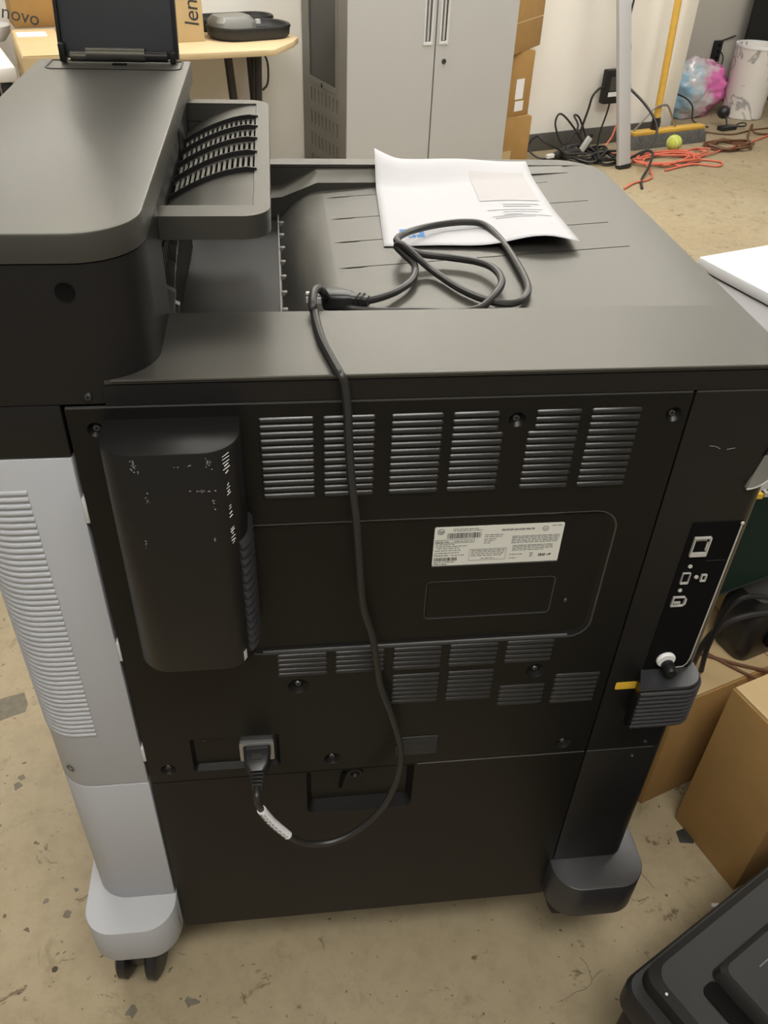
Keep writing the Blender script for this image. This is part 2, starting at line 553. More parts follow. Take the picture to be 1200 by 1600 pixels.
# power inlet recess
ip = MB()
ip.loft([[XZ(a, b, 0.0) for a, b in INL], [XZ(a, b, 0.007) for a, b in rrect(-0.129, -0.031, 0.523, 0.577, 0.003)]], False, True)
inlet_pan = ip.build('inlet_recess', 'rear', PR)
MB().holed(rrect(-0.0755, -0.034, 0.5295, 0.5635, 0.002), [rrect(-0.071, -0.0385, 0.5345, 0.559, 0.003)], 0.001, 0.0075, XZ).build('inlet_socket', 'steel', inlet_pan, bevel=0.0008)


def screw_at(parent, x, z, r, y=0.0, dish=True):
    if dish:
        T = Matrix.Translation((x, y, z)) @ Matrix.Rotation(R(-90), 4, 'X')
        prof = [(r, 0.0), (r * 0.96, 0.0006), (r * 0.50, 0.0042), (r * 0.46, 0.0060), (0.0001, 0.0060)]
        MB().loft([[tuple(T @ Vector((rr * math.cos(2 * math.pi * k / 18), rr * math.sin(2 * math.pi * k / 18), h))) for k in range(18)] for rr, h in prof], False, True).build('screw_dish', 'rear', parent)
    T = Matrix.Translation((x, y + (0.0052 if dish else 0.0), z)) @ Matrix.Rotation(R(90), 4, 'X')
    rs = min(r * 0.5, 0.0042)
    b = MB()
    b.lathe([(0.0001, 0.0004), (rs * 0.22, 0.0004), (rs * 0.34, 0.0026), (rs * 0.75, 0.0024), (rs, 0.0010), (rs, -0.001), (0.0001, -0.001)], 14, T)
    b.build('screw', 'screw', parent)
for x, z, r in SCREWS:
    screw_at(rear, x, z, r)
screw_at(rear, 0.2938, 0.7789, 0.005, 0.0032, False)
screw_at(rear, -0.1161, 0.5717, 0.004, 0.0065, False)


def louver_mesh(L):
    b = MB()
    prof = [(-0.0002, 0.00225), (-0.0016, 0.0012), (-0.0023, -0.0003), (-0.0024, -0.0016), (-0.0010, -0.0017), (0.0006, -0.0010)]
    loops = []
    for x, k in ((0, 0.15), (0.0012, 0.75), (0.0026, 1.0), (L - 0.0026, 1.0), (L - 0.0012, 0.75), (L, 0.15)):
        loops.append([(x, (y * k if y < 0 else y), z * (0.5 + 0.5 * k)) for y, z in prof])
    b.loft(loops)
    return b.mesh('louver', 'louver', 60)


_lv = {}
def louvers(x0, x1, ztop, zbot, n, x0s=None, x1s=None):
    for i in range(n):
        z = ztop + (zbot - ztop) * i / (n - 1)
        a = x0s[i] if x0s else x0
        c = x1s[i] if x1s else x1
        key = round(c - a, 4)
        if key not in _lv:
            _lv[key] = louver_mesh(key)
        obj('louver', _lv[key], rear, (a, 0.0, z))
louvers(-0.0267, 0.0230, 1.0240, 0.9405, 12)
louvers(0.0298, 0.0777, 1.0240, 0.9405, 12)
louvers(0.0908, 0.1392, 1.0240, 0.9405, 12)
louvers(0.1468, 0.1900, 1.0240, 0.9405, 12, x1s=[0.1905] * 3 + [0.1960] * 9)
louvers(0.2180, 0.2667, 1.0240, 0.9405, 12, x0s=[0.2235] * 3 + [0.2180] * 9)
louvers(0.2755, 0.3238, 1.0240, 0.9405, 12)
for a, c in ((-0.0236, 0.0325), (0.0407, 0.0967), (0.1057, 0.1617), (0.1699, 0.2266), (0.2358, 0.2918)):
    louvers(a, c, 0.7180, 0.6875, 5)
louvers(0.1065, 0.1625, 0.6725, 0.6270, 7)
louvers(0.1713, 0.2268, 0.6725, 0.6265, 7)
louvers(0.2364, 0.2924, 0.6410, 0.6105, 5)
louvers(0.3024, 0.3581, 0.6558, 0.6083, 7)
louvers(0.1180, 0.1704, 0.5545, 0.5240, 6, x0s=[0.1220, 0.1220, 0.1220, 0.1161, 0.1161, 0.1161])

# --- rating label on the rear
LB = MB().prism(rrect(0.1411, 0.2750, 0.8380, 0.8892, 0.0015, 3), 0.0033, 0.0052, XZ).build('rating_label', 'sticker', PR, label='white printed rating label with barcodes')


def on_label(b, name='print', m='ink'):
    return b.build(name, m, LB)


def ltext(body, x, z, size, m='ink', shear=0.0, space=1.0):
    return obj('lettering', text_mesh(body, size, m, 0.0001, shear, space=space), LB, (x, 0.0032, z), REARROT)


def greek(x0, x1, z, h=0.0009, seed=0, m='greyink'):
    """one line of print too small to read: runs of short strokes"""
    rnd = random.Random(seed)
    b = MB()
    x = x0
    while x < x1:
        L = rnd.uniform(0.002, 0.006)
        b.box(x, min(x + L, x1), 0.0031, 0.0034, z, z + h)
        x += L + rnd.uniform(0.0006, 0.0012)
    return b


logo = MB()
logo.holed(circ(0.1475, 0.8838, 0.0036, 24), [circ(0.1475, 0.8838, 0.0031, 24)], 0.0031, 0.0034, XZ)
on_label(logo, 'logo_ring')
ltext('hp', 0.1448, 0.8822, 0.0052, shear=0.3)
bc = MB()
rb = random.Random(4)
x = 0.1545
while x < 0.1895:
    wd = rb.choice((0.0004, 0.0007, 0.001))
    bc.box(x, x + wd, 0.0031, 0.0034, 0.8745, 0.8815)
    x += wd + rb.choice((0.0004, 0.0006, 0.0009))
on_label(bc, 'barcode')
bc = MB()
x = 0.1430
while x < 0.1665:
    wd = rb.choice((0.0004, 0.0007, 0.001))
    bc.box(x, x + wd, 0.0031, 0.0034, 0.8445, 0.8490)
    x += wd + rb.choice((0.0004, 0.0006, 0.0009))
on_label(bc, 'barcode')
MBx = MB().holed(rrect(0.1425, 0.1830, 0.8685, 0.8730, 0.0008, 2), [rrect(0.1428, 0.1827, 0.8688, 0.8727, 0.0006, 2)], 0.0031, 0.0034, XZ)
on_label(MBx, 'printed_frame')
MBx = MB().holed(rrect(0.1790, 0.2180, 0.8435, 0.8590, 0.0006, 2), [rrect(0.1793, 0.2177, 0.8438, 0.8587, 0.0005, 2)], 0.0031, 0.0034, XZ)
on_label(MBx, 'printed_frame', 'greyink')
ltext('Serial No.', 0.1435, 0.8694, 0.0034)
ltext('Product No.', 0.1425, 0.8512, 0.0030)
ltext('Made in Japan', 0.1425, 0.8394, 0.0026)
fine = MB()
rows = [(0.160, 0.186, 0.8862), (0.160, 0.190, 0.8840), (0.1620, 0.181, 0.8702), (0.1430, 0.163, 0.8664), (0.1430, 0.176, 0.8638),
        (0.1450, 0.168, 0.8612), (0.1430, 0.170, 0.8582), (0.1430, 0.168, 0.8550), (0.1600, 0.174, 0.8515), (0.1430, 0.164, 0.8424),
        (0.193, 0.212, 0.8770), (0.193, 0.211, 0.8745), (0.193, 0.206, 0.8715), (0.193, 0.204, 0.8690), (0.193, 0.200, 0.8662),
        (0.210, 0.244, 0.8822), (0.210, 0.244, 0.8835), (0.181, 0.216, 0.8568), (0.181, 0.216, 0.8545), (0.181, 0.216, 0.8520), (0.181, 0.214, 0.8495), (0.192, 0.206, 0.8455),
        (0.222, 0.272, 0.8735), (0.222, 0.272, 0.8715), (0.222, 0.272, 0.8693), (0.222, 0.271, 0.8672), (0.222, 0.270, 0.8650),
        (0.224, 0.266, 0.8610), (0.224, 0.267, 0.8590), (0.224, 0.267, 0.8568), (0.224, 0.258, 0.8546), (0.222, 0.236, 0.8490), (0.222, 0.230, 0.8440),
        (0.262, 0.272, 0.8860)]
for k, (a, c, z) in enumerate(rows):
    g = greek(a, c, z, 0.00075, k)
    fine.add(g.v, g.f)
o = on_label(fine, 'fine_print', 'greyink')
o['kind'] = 'stuff'
mk = MB().holed(circ(0.2555, 0.8828, 0.0032, 20), [circ(0.2555, 0.8828, 0.0027, 20)], 0.0031, 0.0034, XZ)
on_label(mk, 'approval_mark_ring')
ltext('UL', 0.2537, 0.8818, 0.0028)
b = MB()
for k in range(3):
    b.box(0.2440 + k * 0.001, 0.2443 + k * 0.001, 0.0031, 0.0034, 0.8470, 0.8500)
b.box(0.2430, 0.2470, 0.0031, 0.0034, 0.8500, 0.8504).box(0.2435, 0.2465, 0.0031, 0.0034, 0.8455, 0.8460)
on_label(b, 'bin_symbol')
b = MB()
for x0, x1 in ((0.2530, 0.2538), (0.2545, 0.2560), (0.2566, 0.2572), (0.2577, 0.2585), (0.2590, 0.2600)):
    b.box(x0, x1, 0.0031, 0.0034, 0.8455, 0.8490)
b.box(0.2612, 0.2660, 0.0031, 0.0034, 0.8466, 0.8474).box(0.2640, 0.2665, 0.0031, 0.0034, 0.8476, 0.8486)
on_label(b, 'approval_symbols')

# --- lower rear panel with latch recess
LAT = rrect(0.004, 0.143, 0.405, 0.4975, (0.010, 0.010, 0.001, 0.001))
b = MB().holed(rrect(XL, XR, 0.128, 0.4985, 0.002, 2), [LAT], 0.0, 0.012, XZ)
low = b.build('lower_panel', 'rear', PR)
b = MB().loft([[XZ(a, c, 0.0) for a, c in LAT], [XZ(a, c, 0.013) for a, c in rrect(0.010, 0.136, 0.418, 0.4972, (0.006, 0.006, 0.0008, 0.0008))]], False, True)
lat = b.build('latch_recess', 'rear', PR)
T = Matrix.Translation((0.067, 0.0128, 0.475)) @ Matrix.Rotation(R(90), 4, 'X')
MB().lathe([(0.0001, 0.001), (0.005, 0.001), (0.0065, 0.0045), (0.0095, 0.005), (0.0105, 0.003), (0.0105, -0.001), (0.0001, -0.001)], 20, T).build('lock_barrel', 'black', lat)
MB().prism([(0.046, 0.444), (0.050, 0.444), (0.056, 0.474), (0.051, 0.474)], 0.009, 0.0128, XZ).build('lock_lever', 'deep', lat, bevel=0.0008)
screw_at(lat, 0.1263, 0.4838, 0.004, 0.0128, False)

# --- left grey column (two covers with ribbed corner)
def col_outline(x0, x1, y0, y1, r, left=True, n=10):
    if left:
        return [(x0, y1)] + arc(x0 + r, y0 + r, r, math.pi, 1.5 * math.pi, n) + [(x1, y0), (x1, y1)]
    return [(x0, y0)] + arc(x1 - r, y0 + r, r, -0.5 * math.pi, 0, n) + [(x1, y1), (x0, y1)]
CX = -0.301
gc = MB().prism(col_outline(CX, -0.1905, 0.0, 0.30, 0.045), 0.5025, 0.990).build('grey_side_cover', 'grey', PR, bevel=0.0012)
gl = MB().prism(col_outline(CX, -0.1905, 0.0, 0.30, 0.045), 0.226, 0.5005).build('grey_lower_cover', 'grey', PR, bevel=0.0012)
# ribs wrapping the corner
path = [(-0.2355, -0.0001)] + arc(CX + 0.045, 0.045, 0.0452, 1.5 * math.pi, math.pi, 10) + [(CX - 0.0002, 0.20)]
nrm = []
for i in range(len(path)):
    a = path[max(i - 1, 0)]
    c = path[min(i + 1, len(path) - 1)]
    dx, dy = c[0] - a[0], c[1] - a[1]
    l = math.hypot(dx, dy)
    nrm.append((-dy / l * -1 * -1, dx / l * -1 * -1))
def rib_mesh():
    loops = []
    for (x, y), (nx, ny) in zip(path, nrm):
        # normal pointing out of the column
        ox, oy = (ny, -nx)
        ox, oy = nx, ny
        if ox * (x + 0.24) + oy * (y - 0.06) < 0:
            ox, oy = -ox, -oy
        loops.append([(x + ox * d, y + oy * d, z) for d, z in ((-0.0004, 0.0029), (0.0010, 0.0022), (0.0015, 0.0004), (0.0013, -0.0018), (-0.0004, -0.0031))])
    return MB().loft(loops).mesh('rib', 'grey', 50)
rm = rib_mesh()
NR = 47
for i in range(NR):
    obj('rib', rm, gc, (0, 0, 0.954 - (0.954 - 0.6035) * i / (NR - 1)))
T = Matrix.Translation((-0.2790, 0.0061, 0.534)) @ Matrix.Rotation(R(-31), 4, 'Z') @ Matrix.Rotation(R(-90), 4, 'X')
MB().loft([[tuple(T @ Vector((r * math.cos(k * math.pi / 8), r * math.sin(k * math.pi / 8), h))) for k in range(16)] for r, h in ((0.0055, -0.0008), (0.0040, -0.0010), (0.0030, 0.0004), (0.0001, 0.0004))], False, True).build('screw_hole', 'base', gc)
for z0, z1 in ((0.917, 0.945), (0.726, 0.754), (0.546, 0.572)):
    MB().box(-0.1903, -0.1868, -0.0012, 0.010, z0, z1).build('clip_tab', 'clip', gc, bevel=0.0006)  # small pale tabs along the column seam
# foot and caster
def foot(name, x0, x1, m, rl):
    r = 0.042
    out = rrect(x0, x1, -0.051, 0.20, (r, r, 0.01, 0.01), 8)
    ins = rrect(x0 + 0.006, x1 - 0.006, -0.040, 0.19, (r - 0.006, r - 0.006, 0.01, 0.01), 8)
    b = MB()
    b.loft([[(x, y, 0.140) for x, y in ins], [(x, y, 0.146) for x, y in out], [(x, y, 0.2262) for x, y in out]])
    return b.build(name, m, PR, bevel=0.002)
foot('foot_cover', -0.3145, -0.1885, 'grey', True)
foot('foot_cover', 0.366, 0.506, 'footdark', False)
def caster(x, y, rz):
    c = obj('caster', MB().prism(rrect(-0.020, 0.020, -0.028, 0.030, 0.012), 0.085, 0.141).mesh('caster', 'black', bevel=0.003), PR, (x, y, 0), (0, 0, rz))
    for sx in (-1, 1):
        T = Matrix.Translation((sx * 0.0225, 0.0, 0.045)) @ Matrix.Rotation(R(90), 4, 'Y')
        MB().lathe([(0.012, -0.010), (0.038, -0.010), (0.0445, -0.006), (0.0448, 0.006), (0.038, 0.010), (0.012, 0.010)], 28, T).build('wheel', 'rubber', c)
    MB().box(-0.013, 0.013, -0.026, 0.030, 0.040, 0.09).build('fork', 'rubber', c, bevel=0.003)
caster(-0.262, 0.012, R(-8))
caster(0.440, 0.050, R(-6))
caster(-0.25, 0.55, R(20))
caster(0.40, 0.55, R(20))

# --- dark block above the grey column, and the right column
MB().prism(col_outline(CX, -0.190, 0.0, 0.30, 0.045), 0.9915, 1.0435).build('upper_left_cover', 'black', PR, bevel=0.001)
XC = 0.481
RO = lambda x0: col_outline(x0, XC, 0.0, 0.062, 0.020, False)
rightc = MB().prism(RO(0.371), 0.5005, ZT).build('right_cover', 'black', PR)
MB().prism(RO(0.371), 0.226, 0.4985).build('right_lower_cover', 'black', PR, bevel=0.001)
# ribbed housing that bulges out below the ports
hs = MB()
def hout(i):
    return [(0.397, -0.031 + i)] + arc(0.479 - 0.024 - i, -0.031 + i + 0.024, 0.024, -0.5 * math.pi, 0, 8) + [(0.479 - i, 0.006), (0.411, 0.006)]
hs.loft([[(x, y, z) for x, y in hout(i)] for z, i in ((0.580, 0.012), (0.586, 0.002), (0.650, 0.0), (0.6545, 0.0005), (0.6555, 0.002))])
hous = hs.build('grille_housing', 'black', PR, angle=30)
MB().prism(hout(0.0015), 0.6554, 0.6562).build('housing_ledge', 'footdark', hous)
pg = [(0.398, -0.0311)] + arc(0.479 - 0.024, -0.031 + 0.024, 0.0242, -0.5 * math.pi, 0, 8) + [(0.4792, 0.004)]
loops = []
for i, (x, y) in enumerate(pg):
    if i <= 1:
        ox, oy = 0, -1
    elif i == len(pg) - 1:
        ox, oy = 1, 0
    else:
        dx, dy = x - 0.455, y + 0.007
        l = math.hypot(dx, dy)
        ox, oy = dx / l, dy / l
    loops.append([(x + ox * d, y + oy * d, z) for d, z in ((-0.0004, 0.0030), (0.0022, 0.0020), (0.0028, 0.0004), (0.0022, -0.0014), (-0.0004, -0.0026))])
gm = MB().loft(loops).mesh('grille_rib', 'footdark', 50)
for i in range(9):
    obj('grille_rib', gm, hous, (0, 0, 0.6480 - 0.0074 * i))
# port plate, metal-edged, with its sockets
PY = -0.0008
pp = MB().box(0.411, 0.4662, PY, 0.003, 0.6565, 0.884).build('port_plate', 'deep', PR)
MB().box(0.4648, 0.4664, PY - 0.0006, 0.002, 0.672, 0.882).build('metal_edge', 'silver', pp)
MB().tube([(0.4656, PY, 0.674), (0.4640, PY, 0.664), (0.4600, PY, 0.6585), (0.4460, PY, 0.6575)], 0.0007, 6).build('metal_edge', 'silver', pp)
T = Matrix.Translation((0.4656, PY, 0.8815)) @ Matrix.Rotation(R(90), 4, 'X')
MB().lathe([(0.0001, 0.0016), (0.0016, 0.0014), (0.0022, 0.0), (0.0001, 0.0)], 12, T).build('plate_rivet', 'silver', pp)
eth = MB().holed(rrect(0.4178, 0.4366, 0.8388, 0.8652, 0.0008), [rrect(0.4192, 0.4350, 0.8440, 0.8634, 0.0006)], PY - 0.0028, PY + 0.0004, XZ).build('network_socket', 'silver', pp)
MB().box(0.4192, 0.4350, PY - 0.0006, PY + 0.0002, 0.8440, 0.8634).build('socket_cavity', 'deep', eth)
b = MB()
for k in range(6):
    b.box(0.4212 + k * 0.0020, 0.4219 + k * 0.0020, PY - 0.0016, PY - 0.0004, 0.8600, 0.8632)
o = b.build('contact_pins', 'silver', eth)
o['kind'] = 'stuff'
MB().box(0.4332, 0.4346, PY - 0.0018, PY - 0.0004, 0.8470, 0.8580).build('socket_latch', 'silver', eth)
MB().holed(rrect(0.4182, 0.4275, 0.7985, 0.8145, 0.0006), [rrect(0.4190, 0.4267, 0.8002, 0.8138, 0.0005)], PY - 0.0022, PY + 0.0004, XZ).build('usb_socket', 'silver', pp)
MB().holed(rrect(0.4405, 0.4470, 0.8008, 0.8112, 0.0005), [rrect(0.4419, 0.4457, 0.8024, 0.8098, 0.0004)], PY - 0.0022, PY + 0.0004, XZ).build('usb_socket', 'silver', pp)
us = MB().holed([(0.4165, 0.7640), (0.4300, 0.7640), (0.4332, 0.7672), (0.4332, 0.7752), (0.4300, 0.7788), (0.4165, 0.7788)], [rrect(0.4180, 0.4308, 0.7656, 0.7774, 0.001)], PY - 0.0024, PY + 0.0004, XZ).build('usb_printer_socket', 'silver', pp)
MB().box(0.4195, 0.4270, PY - 0.0016, PY, 0.7680, 0.7705).build('contact_tongue', 'silver', us)
for x, z in ((0.4243, 0.8232), (0.4358, 0.8068), (0.4222, 0.7878)):
    T = Matrix.Translation((x, PY, z)) @ Matrix.Rotation(R(90), 4, 'X')
    MB().lathe([(0.0001, 0.0004), (0.0008, 0.0004), (0.0012, 0.0014), (0.0022, 0.0012), (0.0026, 0), (0.0001, 0)], 14, T).build('socket_screw', 'silver', pp)
MB().box(0.440, 0.462, PY - 0.0003, PY + 0.0003, 0.8302, 0.8308).build('plate_scratch', 'screw', pp)
T = Matrix.Translation((0.4345, PY, 0.6740)) @ Matrix.Rotation(R(90), 4, 'X')
MB().lathe([(0.0001, 0.004), (0.0100, 0.004), (0.0115, 0.0025), (0.0115, 0), (0.0001, 0)], 24, T).build('white_washer', 'white', pp)
T = Matrix.Translation((0.4362, PY - 0.003, 0.6690)) @ Matrix.Rotation(R(90), 4, 'X')
MB().lathe([(0.0001, 0.017), (0.0058, 0.017), (0.0076, 0.014), (0.0076, 0.0), (0.0001, 0.0)], 20, T).build('thumb_screw', 'black', pp)
MB().prism(rrect(0.3825, 0.4100, 0.6225, 0.6348, 0.002, 3), -0.0006, 0.0005, XZ).build('warning_sticker', 'yellow', PR, label='small yellow warning sticker')
st = MB().holed(rrect(0.3865, 0.4060, 0.6262, 0.6312, 0.001, 2), [rrect(0.3870, 0.4055, 0.6267, 0.6307, 0.0008, 2)], -0.0008, -0.0004, XZ)
st.build('sticker_print', 'ylwood', PR)
screw_at(rightc, 0.448, 0.512, 0.005, -0.0002, False)
screw_at(rightc, 0.437, 0.482, 0.005, -0.0002, False)
b = MB()
b.tube([(0.401, 0.0001, 0.980), (0.408, 0.0001, 0.979), (0.413, 0.0001, 0.976)], 0.0003, 5)
b.tube([(0.420, 0.0001, 0.975), (0.428, 0.0001, 0.9765)], 0.0003, 5)
b.build('scratch', 'scuff', rightc)
# side cover and hand grip scoop
b = MB()
sd = [(0.462, 0.06), (0.474, 0.062), (0.480, 0.075), (0.480, 0.55), (0.462, 0.56)]
b.loft([[(0.462 + (x - 0.462) * k, y, z) for x, y in sd] for z, k in ((0.24, 0.9), (0.26, 1.0), (0.95, 1.0), (0.98, 0.3))])
b.build('side_cover', 'black', PR)
b = MB()
gr = []
for k in range(7):
    t = k / 6
    x = 0.4535 + t * 0.034
    y = -0.0050 + 0.012 * t * t
    zl = 0.9290 + 0.012 * t * t
    zu = 0.9660 + 0.004 * t
    gr.append([(x - 0.0010, y, zl), (x + 0.0035, y + 0.0040, zl + 0.014), (x + 0.0085, y + 0.0048, zu), (x + 0.0085, y + 0.018, zu), (x, y + 0.018, zl)])
b.loft(gr)
grip = b.build('hand_grip', 'grip', PR, angle=50)  # the scoop's reflected light is put into its grey colour
MB().tube([p[0] for p in gr], 0.0009, 6).build('grip_lip', 'silver', grip)
MB().tube([(0.4600, -0.0004, 0.9665), (0.4640, -0.0004, 0.978)], 0.0008, 5).build('grip_notch', 'deep', grip)

# --- exhaust duct cover on the rear
DX0, DX1, DZ0, DZ1, DY = -0.1575, -0.0415, 0.766, 1.0285, -0.056
dr = 0.032
dout = [(DX0, 0.004)] + arc(DX0 + dr, DY + dr, dr, math.pi, 1.5 * math.pi, 10) + arc(DX1 - dr, DY + dr, dr, 1.5 * math.pi, 2 * math.pi, 10) + [(DX1, 0.004)]
duct = MB().prism(dout, DZ0, DZ1).build('exhaust_duct_cover', 'black', PR, bevel=0.0012)
# louvers up its right side
side = arc(DX1 - dr, DY + dr, dr + 0.0002, 1.78 * math.pi, 2 * math.pi, 6) + [(DX1 + 0.0002, 0.0)]
loops = []
for i, (x, y) in enumerate(side):
    if i < 7:
        dx, dy = x - (DX1 - dr), y - (DY + dr)
        l = math.hypot(dx, dy)
        ox, oy = dx / l, dy / l
    else:
        ox, oy = 1, 0
    loops.append([(x + ox * d, y + oy * d, z) for d, z in ((-0.0005, 0.0056), (0.0030, 0.0010), (0.0040, -0.0020), (-0.0005, -0.0038))])
dm = MB().loft(loops).mesh('duct_louver', 'footdark', 40)
for i in range(14):
    obj('duct_louver', dm, duct, (0, 0, 0.9180 - 0.0104 * i))
# scuffs on the duct
b = MB()
rs = random.Random(3)
for (cx, cz, sx, sz, n) in ((-0.127, 1.019, 0.003, 0.007, 16), (-0.068, 1.018, 0.003, 0.006, 14), (-0.128, 0.936, 0.0015, 0.005, 8), (-0.069, 0.936, 0.001, 0.004, 5),
                            (-0.075, 0.990, 0.009, 0.001, 14), (-0.121, 0.982, 0.002, 0.010, 8), (-0.066, 0.975, 0.001, 0.010, 8), (-0.096, 1.016, 0.02, 0.001, 8)):
    for _ in range(n):
        x, z = cx + rs.gauss(0, sx * 0.5), cz + rs.gauss(0, sz * 0.5)
        L = rs.uniform(0.0004, 0.0012)
        b.box(x, x + L * rs.uniform(.5, 1.5), DY - 0.00012, DY + 0.0001, z, z + L)
o = b.build('scuff_marks', 'scuff', duct)
o['kind'] = 'stuff'
b = MB()
a = 1.72 * math.pi
x, y = DX1 - dr + (dr + 0.0001) * math.cos(a), DY + dr + (dr + 0.0001) * math.sin(a)
zz = 1.022
for k in range(20):
    L = 0.0008 + 0.0030 * rs.random() * (1.6 if k < 5 else 0.8)
    b.tube([(x - L * .6, y - L * .5, zz - 0.0003 - rs.random() * 0.001), (x + L * .6, y + L * .5, zz + 0.0006 + rs.random() * 0.0012)], 0.0004 * rs.uniform(0.6, 1.4), 5)
    zz -= rs.uniform(0.0025, 0.0045) + (0.010 if k in (5, 9, 13) else 0)
for k in range(5):
    z = 0.783 - 0.0028 * k
    b.tube([(x - 0.001, y - 0.0008, z - 0.001), (x + 0.002, y + 0.002, z + 0.001)], 0.0004, 5)
o = b.build('edge_scuffs', 'clip', duct)
o['kind'] = 'stuff'

# --- top deck
deck_out = rrect(-0.29, 0.4635, 0.001, 0.6275, (0.004, 0.020, 0.065, 0.02), 8)
deck_hole = rrect(-0.118, 0.455, 0.1265, 0.600, (0.004, 0.006, 0.006, 0.004), 3)
fas = MB()
fas.holed([(-0.152, 0.0)] + arc(0.462 - 0.02, 0.02, 0.02, -0.5 * math.pi, 0, 6) + [(0.462, 0.615), (-0.152, 0.615)],
          [rrect(-0.118, 0.4565, 0.118, 0.605, 0.003, 2)], 1.0425, 1.0610)
fas.build('top_fascia', 'black', PR)
b = MB().holed(deck_out, [deck_hole], 1.0622, ZD)
b.build('top_deck', 'deck', PR, angle=25)
MB().box(-0.118, 0.405, 0.118, 0.1262, 0.996, 1.0621).build('bin_wall', 'deck', PR)
MB().box(-0.118, 0.405, 0.600, 0.606, 0.996, 1.0615).build('bin_wall', 'deck', PR)


def tz(x):
    if x < 0:
        return 1.001
    if x < 0.06:
        return 1.040 - 0.0703 * (0.06 - x) - 9.1 * (0.06 - x) ** 2
    if x < 0.405:
        return 1.040 + 0.0703 * (x - 0.06)
    t = min(x, 0.455) - 0.405
    return 1.0642535 + 0.0703 * t - 0.703 * t * t


# sloping tray with four guide slots
slots = []
for y, xe in ((0.292, 0.405), (0.371, 0.405), (0.452, 0.404), (0.536, 0.372)):
    slots.append([(0.064, y - 0.0002), (0.075, y - 0.0030), (0.090, y - 0.0030), (0.098, y - 0.0010), (xe, y - 0.0010), (xe, y + 0.0010), (0.098, y + 0.0010), (0.090, y + 0.0012), (0.075, y + 0.0012)])
SL = 0.0703
b = MB().holed([(0.06, 0.1262), (0.4055, 0.1262), (0.4055, 0.600), (0.06, 0.600)], slots, 0.0, -0.004, lambda a, c, d: (a, c, 1.040 + SL * (a - 0.06) + d))
b.build('output_tray', 'deck', PR)
b = MB()
b.loft([[(x, 0.1262, tz(x)), (x, 0.600, tz(x)), (x, 0.600, tz(x) - 0.004), (x, 0.1262, tz(x) - 0.004)] for x in (0.4055, 0.415, 0.425, 0.435, 0.445, 0.455)])
b.build('tray_edge', 'deck', PR, angle=40)
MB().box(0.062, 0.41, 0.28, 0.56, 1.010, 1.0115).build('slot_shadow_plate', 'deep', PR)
b = MB()
cv = [(x, tz(x)) for x in (0.0, 0.008, 0.016, 0.024, 0.032, 0.04, 0.048, 0.054, 0.06)]
b.loft([[(x, 0.1262, z), (x, 0.600, z), (x, 0.600, z - 0.004), (x, 0.1262, z - 0.004)] for x, z in cv])
b.build('tray_ramp', 'deck', PR, angle=40)
b = MB()
cv = [(-0.118, 1.0005), (-0.06, 0.9985), (-0.002, 1.0020)]
b.loft([[(x, 0.1262, z), (x, 0.600, z), (x, 0.600, z - 0.003), (x, 0.1262, z - 0.003)] for x, z in cv])
b.build('bin_floor', 'black', PR, angle=40)
for k in range(9):
    y = 0.165 + k * 0.046
    c = obj('hinge_knuckle', MB().box(-0.003, 0.004, -0.003, 0.003, 0.0, 0.0065).mesh('hinge_knuckle', 'grip', bevel=0.001), PR, (0.001, y, 1.0025))
MB().box(-0.0035, -0.0015, 0.128, 0.598, 1.0010, 1.0062).build('hinge_rail', 'grip', PR)
# rear rim of the bin, stepping down to the left
b = MB()
b.loft([[(x, 0.6005, a), (x, 0.570, c), (x, 0.570, 1.0), (x, 0.6005, 1.0)] for x, a, c in
        ((-0.118, 1.0365, 1.0285), (-0.012, 1.0370, 1.0290), (0.004, 1.0385, 1.0305), (0.053, 1.0610, 1.0500), (0.13, 1.0615, 1.0505), (0.30, 1.0640, 1.0605), (0.41, 1.0655, 1.0650))])
b.build('rear_rim', 'deck', PR, angle=20)
# ribbed stop wall at the left of the bin
sw = MB().box(-0.128, -0.1165, 0.1262, 0.600, 0.9995, 1.110).build('stop_wall', 'black', PR)
gm = MB().box(0.0, 0.0022, -0.0022, 0.0022, 0.0, 0.105).mesh('stop_rib', 'deck', bevel=0.0006)
for k in range(24):
    obj('stop_rib', gm, sw, (-0.1166, 0.150 + k * 0.0135, 1.0005))
gm = MB().prism([(0.0, 0.0), (0.006, 0.004), (0.010, 0.030), (0.0, 0.036)], -0.004, 0.004, lambda a, c, d: (a, d, c)).mesh('stop_finger', 'steel')
for k, (y, z) in enumerate(((0.180, 1.035), (0.205, 1.052), (0.232, 1.060), (0.262, 1.066), (0.200, 1.012))):
    obj('stop_finger', gm, sw, (-0.1165, y, z))

# --- scanner block and feeder
def scan_outline(x1, y1=0.62, r=0.052, y0=0.0, x0=-0.300):
    return [(x0, y0)] + arc(x1 - r, y0 + r, r, -0.5 * math.pi, 0, 12) + [(x1, y1), (x0, y1)]
b = MB()
b.prism(scan_outline(-0.108, 0.135), 1.0445, 1.1655)
b.box(-0.300, -0.128, 0.135, 0.615, 1.0445, 1.1655)
scn = b.build('scanner_body', 'black', PR)
T = Matrix.Translation((-0.166, -0.0002, 1.144)) @ Matrix.Rotation(R(90), 4, 'X')
MB().lathe([(0.0001, 0.0003), (0.0058, 0.0003), (0.0075, 0.0010), (0.0078, -0.001), (0.0001, -0.001)], 20, T).build('plugged_hole', 'deep', scn)  # near-black disc painting the shade of an open hole
screw_at(scn, -0.165, 1.0521, 0.007, -0.0004, False)
b = MB()
b.loft([[(x, y, z) for x, y in scan_outline(-0.1075 - i, 0.62, 0.052 - i, -0.001 + i, -0.3015 + i)] for z, i in ((1.1668, 0.0), (1.1872, 0.0), (1.1888, 0.0008), (1.1895, 0.0022))])
lid = b.build('feeder_lid', 'deck', PR)
